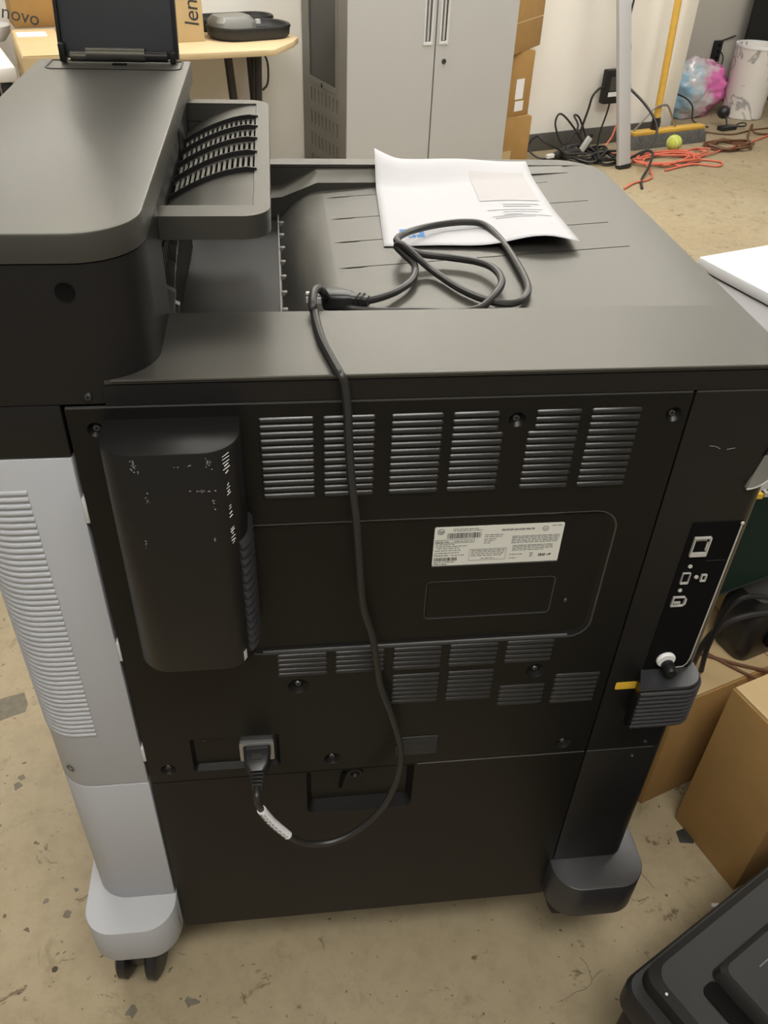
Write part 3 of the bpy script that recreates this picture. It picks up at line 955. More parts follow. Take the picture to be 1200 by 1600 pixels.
# dark gap line under the lid
MB().prism(scan_outline(-0.1095, 0.615, 0.050, 0.002, -0.299), 1.1654, 1.1669).build('lid_gap', 'deep', PR)
MB().box(-0.128, -0.112, 0.42, 0.60, 1.118, 1.164).build('hinge_block', 'black', PR, bevel=0.002)

# exit tray of the feeder
XT = lambda a, c, d: (a, c, d)
fr = MB()
eo = rrect(-0.114, -0.0085, 0.131, 0.565, (0.001, 0.026, 0.026, 0.001), 8)
fr.holed(eo, [[(-0.1135, 0.160), (-0.060, 0.160), (-0.024, 0.160), (-0.024, 0.545), (-0.1135, 0.545)]], 1.1350, 1.1562)
ext = fr.build('feeder_exit_tray', 'deck', PR, angle=40)
MB().box(-0.114, -0.024, 0.20, 0.545, 1.1150, 1.1165).build('exit_tray_bottom', 'deep', ext)


MB().box(-0.127, -0.020, 0.546, 0.562, 1.112, 1.1352).build('exit_tray_back', 'deck', ext)
MB().box(-0.127, -0.114, 0.20, 0.548, 1.112, 1.150).build('exit_tray_inner_wall', 'black', ext)


def ez(x):
    t = max(0.0, (-0.028 - x) / 0.092)
    return 1.1545 - 0.034 * t ** 1.7
xs = [-0.0245, -0.032, -0.042, -0.052, -0.064, -0.076, -0.088, -0.100, -0.113]
def band(y0, y1, name):
    b = MB()
    b.loft([[(x, y0, ez(x)), (x, y1, ez(x)), (x, y1, ez(x) - 0.002), (x, y0, ez(x) - 0.002)] for x in xs])
    return b.build(name, 'deck', ext, angle=40)
RY = [0.478, 0.432, 0.381, 0.329, 0.268]
band(0.160, RY[4] + 0.004, 'exit_tray_surface')
band(RY[0] - 0.004, 0.545, 'exit_tray_surface')
for y in RY[1:4]:
    band(y - 0.008, y + 0.007, 'exit_tray_surface')
for y in RY:
    b = MB()
    b.loft([[(x, y - 0.0016, ez(x) - 0.001), (x, y + 0.0016, ez(x) - 0.001), (x, y + 0.0012, ez(x) + 0.0050 * k), (x, y - 0.0012, ez(x) + 0.0050 * k)]
            for x, k in zip([-0.0215] + xs[1:], [0.75] + [1.0] * 8)])
    b.build('guide_rib', 'black', ext, angle=50)
for ya, yb in zip(RY[1:], RY):
    lo = ya + (0.006 if ya != RY[4] else 0.003)
    hi = yb - (0.007 if yb != RY[0] else 0.003)
    gm = MB().box(-0.0014, 0.0014, lo, hi, -0.0025, 0.0).mesh('grid_bar', 'deck')
    for k in range(15):
        x = -0.0275 - 0.0057 * k
        obj('grid_bar', gm, ext, (x, 0, ez(x)))

# open flap at the far end of the feeder lid
b = MB().holed(rrect(-0.284, -0.116, 0.562, 0.617, (0.012, 0.012, 0.003, 0.003)), [rrect(-0.2815, -0.1185, 0.5645, 0.6145, (0.010, 0.010, 0.002, 0.002))], 1.1893, 1.1903)
b.build('flap_outline', 'black', PR)
TF = Matrix.Translation((-0.196, 0.612, 1.193)) @ Matrix.Rotation(R(-16), 4, 'X')
flap = MB().prism(rrect(-0.074, 0.074, 0.0, 0.26, (0.004, 0.004, 0.012, 0.012)), -0.004, 0.004, XZ, TF).build('open_flap', 'flap', PR, bevel=0.0015)
MB().box(0.070, 0.0745, -0.010, 0.005, 0.0, 0.25, TF).build('flap_side_rim', 'black', flap, bevel=0.001)
MB().box(-0.0745, -0.070, -0.010, 0.005, 0.0, 0.25, TF).build('flap_side_rim', 'black', flap, bevel=0.001)
def hbar(x0, x1, r, y, z, m):
    T = Matrix.Translation((x0, y, z)) @ Matrix.Rotation(R(90), 4, 'Y')
    return MB().lathe([(0.0001, 0), (r, 0), (r, x1 - x0), (0.0001, x1 - x0)], 18, T).build('hinge_bar', m, flap)
hbar(-0.236, -0.163, 0.0085, 0.603, 1.199, 'deck')
hbar(-0.256, -0.236, 0.0060, 0.603, 1.1965, 'deck')
hbar(-0.163, -0.135, 0.0065, 0.603, 1.1975, 'black')
MB().box(-0.2695, -0.2615, 0.598, 0.612, 1.190, 1.212).build('flap_arm', 'black', flap, bevel=0.002)
MB().box(-0.1325, -0.1245, 0.598, 0.612, 1.190, 1.204).build('flap_arm', 'black', flap, bevel=0.002)
MB().box(-0.204, -0.186, 0.588, 0.596, 1.1893, 1.1910).build('flap_latch', 'deep', flap)

# ------------------------------------------------------------------ power cord
PC = thing('mains_cable', 'black mains cable hanging down the printer rear and coiled on its tray', 'cable', (-0.0543, -0.02, 0.545))
off = Matrix.Translation((0.0543, 0.02, -0.545))
CORD = [(-0.0543, -0.044, 0.5455), (-0.0547, -0.0575, 0.5440), (-0.0540, -0.0615, 0.5330), (-0.0511, -0.0600, 0.5180), (-0.0398, -0.0580, 0.4861), (-0.0218, -0.0550, 0.4487), (0.0016, -0.0500, 0.4171), (0.0347, -0.0450, 0.4079), (0.0681, -0.0400, 0.4233), (0.0982, -0.0350, 0.4610), (0.1154, -0.0300, 0.5128), (0.1183, -0.0250, 0.5659), (0.1055, -0.0200, 0.6246), (0.0904, -0.0180, 0.6808), (0.0803, -0.0180, 0.7550), (0.0688, -0.0200, 0.8060), (0.0637, -0.0220, 0.8615), (0.0596, -0.0220, 0.9188), (0.0544, -0.0200, 0.9699), (0.0520, -0.0160, 1.0090), (0.0510, -0.0110, 1.0387), (0.0484, -0.0070, 1.0617), (0.0447, -0.0029, 1.0700), (0.0390, 0.0248, 1.0702), (0.0330, 0.0576, 1.0702), (0.0299, 0.0899, 1.0702), (0.0287, 0.1145, 1.0702), (0.0272,0.1192,1.0760),(0.0294,0.1394,1.0793),(0.0349,0.1523,1.0775),(0.0402,0.1585,1.0701),(0.0482,0.1980,1.0439),(0.0665,0.1732,1.0465),(0.1013,0.1592,1.0489),(0.1333,0.1533,1.0512),(0.1711,0.1448,1.0538),(0.1968,0.1490,1.0556),(0.2161,0.1673,1.0610),(0.2302,0.1955,1.0640),(0.2294,0.2298,1.0639),(0.2160,0.2571,1.0610),(0.1868,0.2759,1.0589),(0.1548,0.2834,1.0607),(0.1377,0.2943,1.0655),(0.1322,0.3098,1.0671),(0.1523,0.3465,1.0625),(0.1873,0.3718,1.0610),(0.2246,0.3807,1.0616),(0.2489,0.3701,1.0613),(0.2591,0.3185,1.0600),(0.2611,0.2527,1.0601),(0.2586,0.1957,1.0600),(0.2488,0.1669,1.0593),(0.2324,0.1545,1.0581),(0.2113,0.1646,1.0566),(0.1874,0.1978,1.0550),(0.1644,0.2487,1.0553),(0.1453,0.2700,1.0660),(0.1345,0.2831,1.0712),(0.1296,0.2888,1.0669),(0.1373,0.2780,1.0614),(0.1466,0.2598,1.0561),(0.1394,0.2274,1.0536),(0.1195,0.2012,1.0522),(0.0972,0.1834,1.0526),(0.0831,0.1754,1.0536)]
sm = smooth(CORD, 6)
MB().tube(sm, 0.0041, 10, off).build('wire', 'cable', PC)
MB().tube(smooth(CORD[3:6], 8)[:], 0.0055, 12, off).build('cable_label', 'whitebox', PC, label='white printed sleeve label')
lbp = MB()
sl = [Vector(p) for p in smooth(CORD[3:6], 14)]
for i in range(3, len(sl) - 3):
    p, q = sl[i], sl[i + 1]
    t = (q - p).normalized()
    sdv = t.cross(Vector((0, -1, 0))).normalized()
    o_ = Vector((0, -0.0054, 0))
    for s_ in (-0.0018, 0.0004, 0.0022):
        if (i * 7 + int(s_ * 1e4)) % 3:
            c = p + o_ + sdv * s_
            e = t * 0.0012
            f_ = sdv * 0.0007
            lbp.add([c - e - f_, c + e - f_, c + e + f_, c - e + f_], [(0, 1, 2, 3)], off)
o = lbp.build('sleeve_print', 'greyink', PC)
o['kind'] = 'stuff'
# connector in the inlet
b = MB()
def cl(y, hx, z0, z1):
    return [(x, y, z) for x, z in rrect(-0.0545 - hx, -0.0545 + hx, z0, z1, min(hx, 0.006) * 0.6, 3)]
b.loft([cl(0.004, 0.0155, 0.5352, 0.5582), cl(-0.012, 0.0155, 0.5350, 0.5585), cl(-0.022, 0.0135, 0.5365, 0.557), cl(-0.030, 0.0085, 0.5395, 0.553)], T=off)
con = b.build('inlet_connector', 'rubber', PC)
for k in range(4):
    MB().box(-0.0625 + 0.0006 * k, -0.0465 - 0.0006 * k, -0.034 - 0.005 * k, -0.031 - 0.005 * k, 0.5395, 0.5520, off).build('strain_relief', 'rubber', con, bevel=0.0012)
MB().box(-0.0605, -0.0485, -0.018, -0.010, 0.5580, 0.5592, off).build('grip_ridge', 'deck', con)
# wall plug lying on the tray
p0, p1 = Vector((0.0831, 0.1754, 1.0536)), Vector((0.0413, 0.1934, 1.0490))
d = (p1 - p0).normalized()
TP = Matrix.Translation(off @ p0) @ d.to_track_quat('Z', 'Y').to_matrix().to_4x4()
b = MB()
def rl(z, a, c):
    return [(x, y, z) for x, y in rrect(-a, a, -c, c, min(a, c) * 0.6, 4)]
b.loft([rl(-0.004, 0.005, 0.005), rl(0.012, 0.006, 0.006), rl(0.016, 0.0095, 0.008), rl(0.034, 0.0125, 0.0095), rl(0.042, 0.0125, 0.0095), rl(0.044, 0.010, 0.008)], T=TP)
plug = b.build('wall_plug', 'rubber', PC)
for k in range(2):
    MB().loft([rl(0.001 + 0.005 * k, 0.0072, 0.0072), rl(0.0035 + 0.005 * k, 0.0072, 0.0072)], T=TP).build('plug_ring', 'rubber', plug)
MB().box(-0.0075, -0.006, -0.003, 0.003, 0.043, 0.062, TP).build('plug_blade', 'silver', plug)
MB().box(0.006, 0.0075, -0.003, 0.003, 0.043, 0.062, TP).build('plug_blade', 'silver', plug)
MB().tube([(0, 0.004, 0.043), (0, 0.004, 0.064)], 0.0024, 8, TP).build('plug_pin', 'silver', plug)

# ------------------------------------------------------------------ paper on the tray
NX, NY = 22, 26
c00, c10, c01, c11 = (0.122, 0.3446), (0.3445, 0.2913), (0.1375, 0.622), (0.357, 0.606)
def paper_point(a, c, lift=0.0):
    x = (1 - a) * (1 - c) * c00[0] + a * (1 - c) * c10[0] + (1 - a) * c * c01[0] + a * c * c11[0]
    y = (1 - a) * (1 - c) * c00[1] + a * (1 - c) * c10[1] + (1 - a) * c * c01[1] + a * c * c11[1]
    base = tz(x)
    if y > 0.600:
        base = 1.0672
    elif y > 0.555:
        base += (1.0672 - base) * (y - 0.555) / 0.045
    z = base + 0.0012 + 0.0022 * math.sin(a * 5 + c * 2) ** 2
    z += 0.014 * math.exp(-((a - 0.80) / 0.22) ** 2) * max(0, 1 - c * 2.4)      # buckled near edge
    z += 0.012 * max(0, (0.16 - a) / 0.16) ** 1.3 * max(0, (c - 0.5) / 0.5) ** 2   # curled far left corner
    return (x, y, z + lift)
b = MB()
vs = [paper_point(i / NX, j / NY) for j in range(NY + 1) for i in range(NX + 1)]
fs = [(j * (NX + 1) + i, j * (NX + 1) + i + 1, (j + 1) * (NX + 1) + i + 1, (j + 1) * (NX + 1) + i) for j in range(NY) for i in range(NX)]
b.add(vs, fs)
# curled corner strip standing up at the far left
b2 = MB()
PA = thing('paper_sheet', 'white printed sheet of paper lying on the printer tray', 'paper', (0.24, 0.44, 1.05))
po = Matrix.Translation((-0.24, -0.44, -1.05))
b.v = [tuple(po @ Vector(v)) for v in b.v]
sheet = b.build('sheet', 'paper', PA, angle=80)
sol = sheet.modifiers.new('thickness', 'SOLIDIFY')
sol.thickness = 0.0004
sol.offset = -1
def paper_patch(a0, a1, q0, q1, name, m, lift=0.0004, n=8):
    b = MB()
    vs = [po @ Vector(paper_point(a0 + (a1 - a0) * i / n, q0 + (q1 - q0) * j / n, lift)) for j in range(n + 1) for i in range(n + 1)]
    b.add(vs, [(j * (n + 1) + i, j * (n + 1) + i + 1, (j + 1) * (n + 1) + i + 1, (j + 1) * (n + 1) + i) for j in range(n) for i in range(n)])
    return b.build(name, m, PA, angle=80)
lg = paper_patch(0.085, 0.225, 0.085, 0.185, 'blue_logo', 'blue')
for k, (a0, a1, q0, q1) in enumerate(((0.105, 0.135, 0.12, 0.14), (0.125, 0.16, 0.10, 0.12), (0.14, 0.185, 0.14, 0.16), (0.16, 0.20, 0.115, 0.135))):
    paper_patch(a0, a1, q0, q1, 'logo_print', 'paper', 0.0007, 2)
paper_patch(0.60, 0.95, 0.52, 0.88, 'printed_picture', 'tint', 0.0010, 16)
rp_ = random.Random(9)
for k, (a0, a1, q) in enumerate(((0.72, 0.93, 0.47), (0.72, 0.88, 0.445), (0.62, 0.93, 0.40), (0.70, 0.90, 0.365), (0.63, 0.95, 0.31), (0.64, 0.86, 0.285), (0.70, 0.80, 0.33))):
    paper_patch(a0, a1, q, q + 0.007, 'text_line', 'print', 0.0010, 8)

# ------------------------------------------------------------------ background: storage cabinet
CB = thing('storage_cabinet', 'tall light grey two-door storage cabinet against the back wall', 'cabinet', un(2.012, 3.49, 0), YAW)
CW, CD, CH = 0.452, 0.2595, 1.95
MB().box(-CW + 0.002, CW, -CD + 0.02, CD, 0.0, CH).build('body', 'cabinet', CB, bevel=0.002)
for s_ in (-1, 1):
    x0, x1 = ((-CW, -0.004) if s_ < 0 else (0.004, CW - 0.004))
    dr_ = MB().holed([(x0, 0.04), (x1, 0.04), (x1, CH - 0.02), (x0, CH - 0.02)],
                     [rrect(s_ * 0.042 - 0.024, s_ * 0.042 + 0.024, 0.705, 1.06, 0.003, 2)], -CD, -CD + 0.02, XZ).build('door', 'cabinet', CB)
    hx = s_ * 0.042
    hd = MB().holed(rrect(hx - 0.025, hx + 0.025, 0.702, 1.063, 0.003, 2), [rrect(hx - 0.015, hx + 0.015, 0.717, 1.05, 0.003, 2)], -CD - 0.003, -CD + 0.004, XZ)
    h = hd.build('handle', 'clip', dr_, bevel=0.0012)
    MB().box(hx - 0.0045, hx + 0.0045, -CD - 0.001, -CD + 0.014, 0.72, 1.047).build('handle_grip', 'cabinet', h)
    MB().box(hx - 0.024, hx + 0.024, -CD + 0.012, -CD + 0.0195, 0.705, 1.06).build('handle_back', 'cabside', h)
    if s_ > 0:
        T = Matrix.Translation((0.052, -CD, 0.632)) @ Matrix.Rotation(R(90), 4, 'X')
        MB().lathe([(0.0001, 0.003), (0.004, 0.003), (0.005, 0.006), (0.010, 0.006), (0.012, 0.0), (0.0001, 0.0)], 18, T).build('lock', 'screw', dr_)
# perforated left side
sp = MB()
holes = []
for r_ in range(5):
    for k in range(8):
        y = -0.155 + 0.044 * k
        z = 0.442 - 0.105 * r_
        holes.append(rrect(y - 0.0065, y + 0.0065, z - 0.032, z + 0.032, 0.005, 3))
win = rrect(-0.145, 0.172, 0.522, 1.75, 0.006, 3)
sp.holed([(-CD + 0.001, 0.0), (CD, 0.0), (CD, CH), (-CD + 0.001, CH)], [win] + holes, -CW - 0.004, -CW + 0.001, YZ)
sd_ = sp.build('side_panel', 'cabside', CB)
MB().box(-CW + 0.0005, -CW + 0.0025, -CD + 0.02, CD - 0.01, 0.01, 0.5).build('slot_backing', 'deep', sd_)
MB().box(-CW - 0.001, -CW + 0.0025, -0.144, 0.171, 0.523, 1.749).build('dark_panel', 'glassdark', sd_)
MB().holed(rrect(-0.160, 0.187, 0.497, 1.77, 0.006, 3), [win], -CW - 0.007, -CW - 0.003, YZ).build('panel_frame', 'cabside', sd_)
MB().prism([(0.006, 0.497), (0.022, 0.497), (0.014, 0.515)], -CW - 0.010, -CW - 0.006, YZ).build('panel_latch', 'deep', sd_)

# ------------------------------------------------------------------ cardboard boxes right of the cabinet
def carton(name, label, cat, u, n, z, wu, dn, h, rz=0.0, m='card', group=None, wframe=True, parts=True):
    loc = un(u, n, z) if wframe else (u, n, z)
    t = thing(name, label, cat, loc, (YAW if wframe else 0) + rz, group)
    b = MB().box(-wu / 2, wu / 2, -dn / 2, dn / 2, 0, h)
    b.build('carton_body', m, t, bevel=0.003)
    if parts:
        MB().box(-wu / 2 + 0.004, -0.0012, -dn / 2 + 0.003, dn / 2 - 0.003, h - 0.001, h + 0.003).build('flap', m, t)
        MB().box(0.0012, wu / 2 - 0.004, -dn / 2 + 0.003, dn / 2 - 0.003, h - 0.001, h + 0.003).build('flap', m, t)
        MB().box(-0.025, 0.025, -dn / 2 + 0.001, dn / 2 - 0.001, h + 0.0028, h + 0.0036).build('tape', 'tape', t)
    return t
c1 = carton('cardboard_box', 'brown cardboard box at the bottom of the stack beside the grey cabinet', 'box', 2.655, 3.60, 0, 0.29, 0.26, 0.281)
MB().box(-0.03, 0.03, -0.1315, -0.1295, 0.06, 0.11).build('hand_hole_cover', 'cardl', c1)
c2 = carton('cardboard_box', 'narrow brown cardboard box with white labels in the middle of the stack', 'box', 2.651, 3.579, 0.2850, 0.25, 0.20, 0.312, R(12))
MB().box(0.005, 0.065, -0.1015, -0.0998, 0.085, 0.185).build('shipping_label', 'whitebox', c2)
MB().box(0.010, 0.075, -0.1015, -0.0998, 0.025, 0.075).build('shipping_label', 'whitebox', c2)
c3 = carton('cardboard_box', 'brown cardboard box on top of the stack beside the grey cabinet', 'box', 2.692, 3.572, 0.6010, 0.40, 0.15, 0.40, R(34))
MB().box(-0.199, 0.199, -0.0760, -0.0748, 0.14, 0.145).build('tape_strip', 'tape', c3)

# ------------------------------------------------------------------ leaning aluminium leg
AL = thing('aluminium_leg', 'leaning slotted aluminium leg with a black rubber foot', 'stand leg', un(3.361, 3.281, 0), YAW)
lean = Vector((-0.071, 0.179, 0.823)).normalized()
TL = lean.to_track_quat('Z', 'Y').to_matrix().to_4x4()
# keep the broad face toward the room
zx = lean
xx = (Vector((1, 0, 0)) - zx * zx.x).normalized()
yy = zx.cross(xx)
TL = Matrix(((xx.x, yy.x, zx.x, 0), (xx.y, yy.y, zx.y, 0), (xx.z, yy.z, zx.z, 0), (0, 0, 0, 1)))
MB().box(-0.042, 0.042, -0.014, 0.014, 0.012, 2.0, TL).build('bar', 'alu', AL, bevel=0.004)
MB().box(-0.046, 0.046, -0.018, 0.018, 0.0, 0.022, TL).build('rubber_foot', 'rubber', AL, bevel=0.004)
for k in range(9):
    z = 0.20 + 0.20 * k
    MB().box(0.0415, 0.0465, -0.008, 0.008, z, z + 0.035, TL).build('side_slot', 'deep', AL)

# ------------------------------------------------------------------ broom
BR = thing('push_broom', 'wide push broom with yellow handle and grey bristles leaning by the corner', 'broom', un(3.95, 3.60, 0), YAW)
MB().box(-0.29, 0.295, -0.032, 0.032, 0.075, 0.100).build('head_block', 'ylwood', BR, bevel=0.006)
b = MB()
b.loft([[(x * (1.0 + 0.10 * k), y, z) for x, y in rrect(-0.292, 0.297, -0.036 - 0.012 * k, 0.036 + 0.012 * k, 0.03, 4)] for z, k in ((0.078, 0.0), (0.05, 0.8), (0.0, 1.0))])
b.build('bristles', 'bristle', BR)
MB().tube([(-0.112, -0.005, 0.09), (-0.112, -0.004, 0.17)], 0.026, 12).build('handle_socket', 'rubber', BR)
MB().tube([(-0.112, -0.004, 0.16), (-0.110, 0.07, 1.50)], 0.021, 14).build('handle', 'ylwood', BR)
for s_ in (-1, 1):
    MB().tube([(-0.105 + s_ * 0.17, 0, 0.098), (-0.105 + s_ * 0.06, -0.018, 0.225), (-0.105 + s_ * 0.035, -0.024, 0.240), (-0.105, -0.028, 0.243)], 0.006, 8).build('wire_brace', 'wire', BR)

TB = MB().lathe([(0.0001, 0.0)] + [(0.047 * math.sin(a * math.pi / 16), 0.047 - 0.047 * math.cos(a * math.pi / 16)) for a in range(1, 16)] + [(0.0001, 0.094)], 24)
o = TB.build('tennis_ball', 'ball', loc=un(3.865, 3.43, 0.012), label=None)
tag(o, 'yellow-green tennis ball on the red cords before the broom', 'ball')
seam = MB()
sp_ = []
for k in range(41):
    t = 2 * math.pi * k / 40
    v = Vector((math.cos(t) + 0.38 * math.cos(3 * t), math.sin(t) - 0.38 * math.sin(3 * t), 0.95 * math.sin(2 * t))).normalized() * 0.0472
    sp_.append((v.x, v.y, v.z + 0.047))
seam.tube(sp_, 0.0012, 5)
seam.build('seam', 'whitebox', o)

# ------------------------------------------------------------------ power adapter and cables by the wall
def UNL(p):
    return un(*p)
AD = thing('power_adapter', 'black laptop power adapter with a white label hanging on the wall', 'power adapter', un(3.525, 3.70, 0.25), YAW)
b = MB().prism(rrect(-0.062, 0.062, 0.0, 0.185, 0.008), -0.022, 0.022, XZ)
b.build('adapter_body', 'case', AD, bevel=0.004)
MB().box(-0.035, 0.045, -0.0232, -0.0215, 0.04, 0.065).build('white_label', 'whitebox', AD)
b = MB()
for k in range(7):
    b.box(-0.030, 0.028 - 0.004 * (k % 3), -0.0228, -0.0215, 0.075 + 0.011 * k, 0.080 + 0.011 * k)
o = b.build('label_print', 'greyink', AD)
o['kind'] = 'stuff'
MB().tube(smooth([(0.015, -0.01, 0.183), (0.012, -0.012, 0.24), (0.0, -0.01, 0.40), (0.015, -0.006, 0.62), (0.02, 0.0, 0.9)], 5), 0.0065, 8).build('lead', 'cable', AD)
MB().tube(smooth([(0.03, -0.01, 0.183), (0.035, -0.012, 0.25), (0.03, -0.01, 0.42), (0.045, -0.006, 0.62), (0.05, 0.0, 0.9)], 5), 0.0055, 8).build('lead', 'cable', AD)
MB().tube(smooth([(-0.060, -0.01, 0.09), (-0.10, -0.014, 0.09), (-0.145, -0.016, 0.05), (-0.160, -0.016, -0.02), (-0.19, -0.02, -0.12), (-0.205, -0.03, -0.16)], 5), 0.0065, 8).build('lead', 'cable', AD)
MB().tube(smooth([(0.0, -0.01, 0.003), (-0.01, -0.014, -0.05), (-0.04, -0.018, -0.16), (-0.05, -0.03, -0.235)], 5), 0.0055, 8).build('lead', 'cable', AD)
MB().tube(smooth([(0.03, -0.024, 0.18), (0.05, -0.05, 0.12), (0.12, -0.17, 0.03), (0.16, -0.25, -0.05), (0.15, -0.30, -0.12), (0.06, -0.33, -0.20), (0.02, -0.30, -0.24)], 6), 0.0075, 8).build('lead', 'cable', AD)

def floor_cord(name, label, cat, pts, r, m, group=None, sub=6, n=7):
    """pts are (u, n, height) in the wall frame"""
    u0, n0 = pts[0][0], pts[0][1]
    t = MB().tube([(p[0] - u0, p[1] - n0, p[2]) for p in smooth(pts, sub)], r, n).build(name, m, loc=un(u0, n0, 0), rot=(0, 0, YAW))
    return tag(t, label, cat, group)

def scribble(cu, cn, ru, rn, turns, h0, h1, seed, k=9):
    rr = random.Random(seed)
    pts = []
    for i in range(turns * k):
        a = 2 * math.pi * i / k + rr.uniform(-0.25, 0.25)
        q = rr.uniform(0.55, 1.0)
        pts.append((cu + ru * q * math.cos(a), cn + rn * q * math.sin(a), h0 + (h1 - h0) * rr.random()))
    return pts
floor_cord('extension_cord', 'orange-red extension cord lying in loose loops before the broom', 'extension cord',
           [(3.555, 3.60, 0.21), (3.50, 3.58, 0.10), (3.44, 3.50, 0.02)] + scribble(3.70, 3.30, 0.27, 0.13, 5, 0.008, 0.03, 21) +
           [(3.55, 3.14, 0.008), (3.80, 3.18, 0.008), (3.92, 3.095, 0.008), (4.00, 3.16, 0.008), (3.90, 3.28, 0.008)] + scribble(3.95, 3.34, 0.16, 0.07, 2, 0.008, 0.025, 5) +
           [(4.25, 3.36, 0.008), (4.60, 3.45, 0.008), (5.0, 3.58, 0.008), (5.4, 3.60, 0.008)], 0.0055, 'redcord')
floor_cord('extension_cord', 'short end of red cord running forward from the leaning leg', 'extension cord',
           [(3.47, 3.22, 0.03), (3.42, 3.10, 0.009), (3.34, 3.04, 0.008), (3.22, 3.02, 0.008), (3.10, 2.96, 0.008)], 0.0055, 'redcord')
floor_cord('brown_cord', 'brown cord coiled on the floor before the marble bin', 'cord',
           scribble(4.30, 3.40, 0.19, 0.12, 5, 0.006, 0.03, 31) + [(4.60, 3.52, 0.008), (4.70, 3.60, 0.06), (4.73, 3.56, 0.01), (5.1, 3.45, 0.008)], 0.006, 'browncord')
floor_cord('thin_brown_cord', 'thin brown cord trailing right across the floor', 'cord',
           [(4.40, 3.75, 0.006), (4.55, 3.62, 0.006), (4.8, 3.66, 0.006), (5.1, 3.64, 0.006), (5.5, 3.60, 0.006)], 0.005, 'browncord')
floor_cord('black_cable', 'black cable tangle on the floor left of the leaning leg', 'cable',
           scribble(3.26, 3.52, 0.16, 0.14, 6, 0.008, 0.06, 41), 0.0075, 'cable')
floor_cord('black_cable', 'black cable looping up from the floor against the wall', 'cable',
           [(3.36, 3.62, 0.01), (3.30, 3.66, 0.10), (3.22, 3.70, 0.19), (3.17, 3.71, 0.21), (3.15, 3.70, 0.15), (3.20, 3.66, 0.05), (3.28, 3.65, 0.14), (3.27, 3.69, 0.20), (3.33, 3.70, 0.17), (3.37, 3.64, 0.02),
            (3.20, 3.58, 0.02), (3.02, 3.60, 0.09), (2.98, 3.64, 0.12), (2.94, 3.66, 0.06), (2.98, 3.60, 0.01), (3.10, 3.55, 0.01)], 0.006, 'cable')
floor_cord('grey_cable', 'dark cable curled around the foot of the leaning leg', 'cable',
           scribble(3.34, 3.40, 0.10, 0.07, 3, 0.008, 0.05, 51) + [(3.48, 3.28, 0.08), (3.50, 3.22, 0.09), (3.44, 3.16, 0.04), (3.30, 3.05, 0.008), (3.20, 2.93, 0.006)], 0.0075, 'cable')
PS = thing('cable_plug', 'black plug with a white tip lying in the cable tangle', 'plug', un(3.06, 3.56, 0.025), YAW + R(4))
MB().tube([(0.0, 0, 0.0), (0.03, 0, 0.0), (0.17, 0, 0.0), (0.20, 0, 0.0)], [0.016, 0.024, 0.024, 0.014], 10).build('plug_body', 'rubber', PS)
MB().box(-0.055, 0.0, -0.010, 0.010, -0.010, 0.012).build('plug_tip', 'white', PS, bevel=0.003)
PS = thing('plug_connector', 'small pale grey connector standing in the cable tangle', 'plug', un(3.31, 3.60, 0.045), YAW)
Tq = Matrix.Rotation(R(35), 4, 'Y')
MB().box(-0.016, 0.016, -0.012, 0.012, -0.03, 0.06, Tq).build('connector_body', 'clip', PS, bevel=0.004)
MB().box(-0.010, 0.010, -0.008, 0.008, 0.058, 0.08, Tq).build('connector_neck', 'rubber', PS, bevel=0.002)

# ------------------------------------------------------------------ alcove: bin, bag, black panel, socket strip
CN = thing('waste_bin', 'round white waste bin with grey marble pattern', 'waste bin', un(5.02, 4.0, 0), YAW)
b = MB()
b.lathe([(0.0001, 0.004), (0.128, 0.004), (0.134, 0.0), (0.140, 0.006), (0.152, 0.43), (0.155, 0.448), (0.150, 0.452), (0.146, 0.445), (0.134, 0.02), (0.0001, 0.018)], 40)
b.build('bin_body', 'marble', CN)
b = MB()
b.holed(circ(0, 0, 0.157, 40), [circ(0, 0, 0.147, 40)], 0.440, 0.456)
b.build('bin_rim', 'whitebox', CN)
BG = bpy.data.meshes.new('plastic_bag')
bm = bmesh.new()
bmesh.ops.create_icosphere(bm, subdivisions=5, radius=1.0)
from mathutils import noise as mn
for v in bm.verts:
    p = v.co.copy()
    k = 1.0 + 0.22 * mn.noise(p * 2.1) + 0.16 * abs(mn.noise(p * 4.3 + Vector((3, 1, 2)))) - 0.07 * abs(mn.noise(p * 9.0))
    k += 0.05 * mn.noise(p * 17.0)
    v.co = Vector((p.x * 0.30 * k, p.y * 0.13 * k, max(-0.165, p.z * 0.185 * k)))
bm.to_mesh(BG)
bm.free()
BG.polygons.foreach_set('use_smooth', [True] * len(BG.polygons))
BG.materials.append(M['bag'])
o = obj('plastic_bag', BG, None, un(4.62, 4.14, 0.165), (0, 0, YAW))
tag(o, 'crumpled pink and blue plastic bag slumped behind the wall corner', 'bag')
b = MB()
b.box(-0.55, 0.75, -0.012, 0.012, 0.0, 2.0)
BP = thing('partition_screen', 'tall black screen standing behind the marble bin', 'screen', un(5.77, 4.32, 0), YAW)
b.build('board', 'case', BP, bevel=0.004)
for k in range(2):
    MB().box(-0.54 + 1.2 * k, -0.50 + 1.2 * k, -0.10, 0.10, 0.0, 0.03).build('panel_foot', 'case', BP, bevel=0.004)
OS = thing('socket_strip', 'black power socket strip fixed to the alcove wall', 'socket strip', un(5.055, 4.405, 0.275), YAW)
MB().box(-0.034, 0.034, -0.016, 0.014, 0.0, 0.135).build('strip_body', 'case', OS, bevel=0.004)
for k in range(3):
    MB().box(-0.010, 0.010, -0.018, -0.015, 0.02 + 0.04 * k, 0.035 + 0.04 * k).build('socket_hole', 'deep', OS)
MB().tube(smooth([(0.03, -0.005, 0.07), (0.07, -0.01, 0.03), (0.075, -0.01, -0.02), (0.02, -0.01, -0.06)], 5), 0.004, 6).build('lead', 'cable', OS)
MB().tube([(0.02, 0.0, 0.13), (0.16, 0.005, 0.16)], 0.004, 6).build('lead', 'cable', OS)
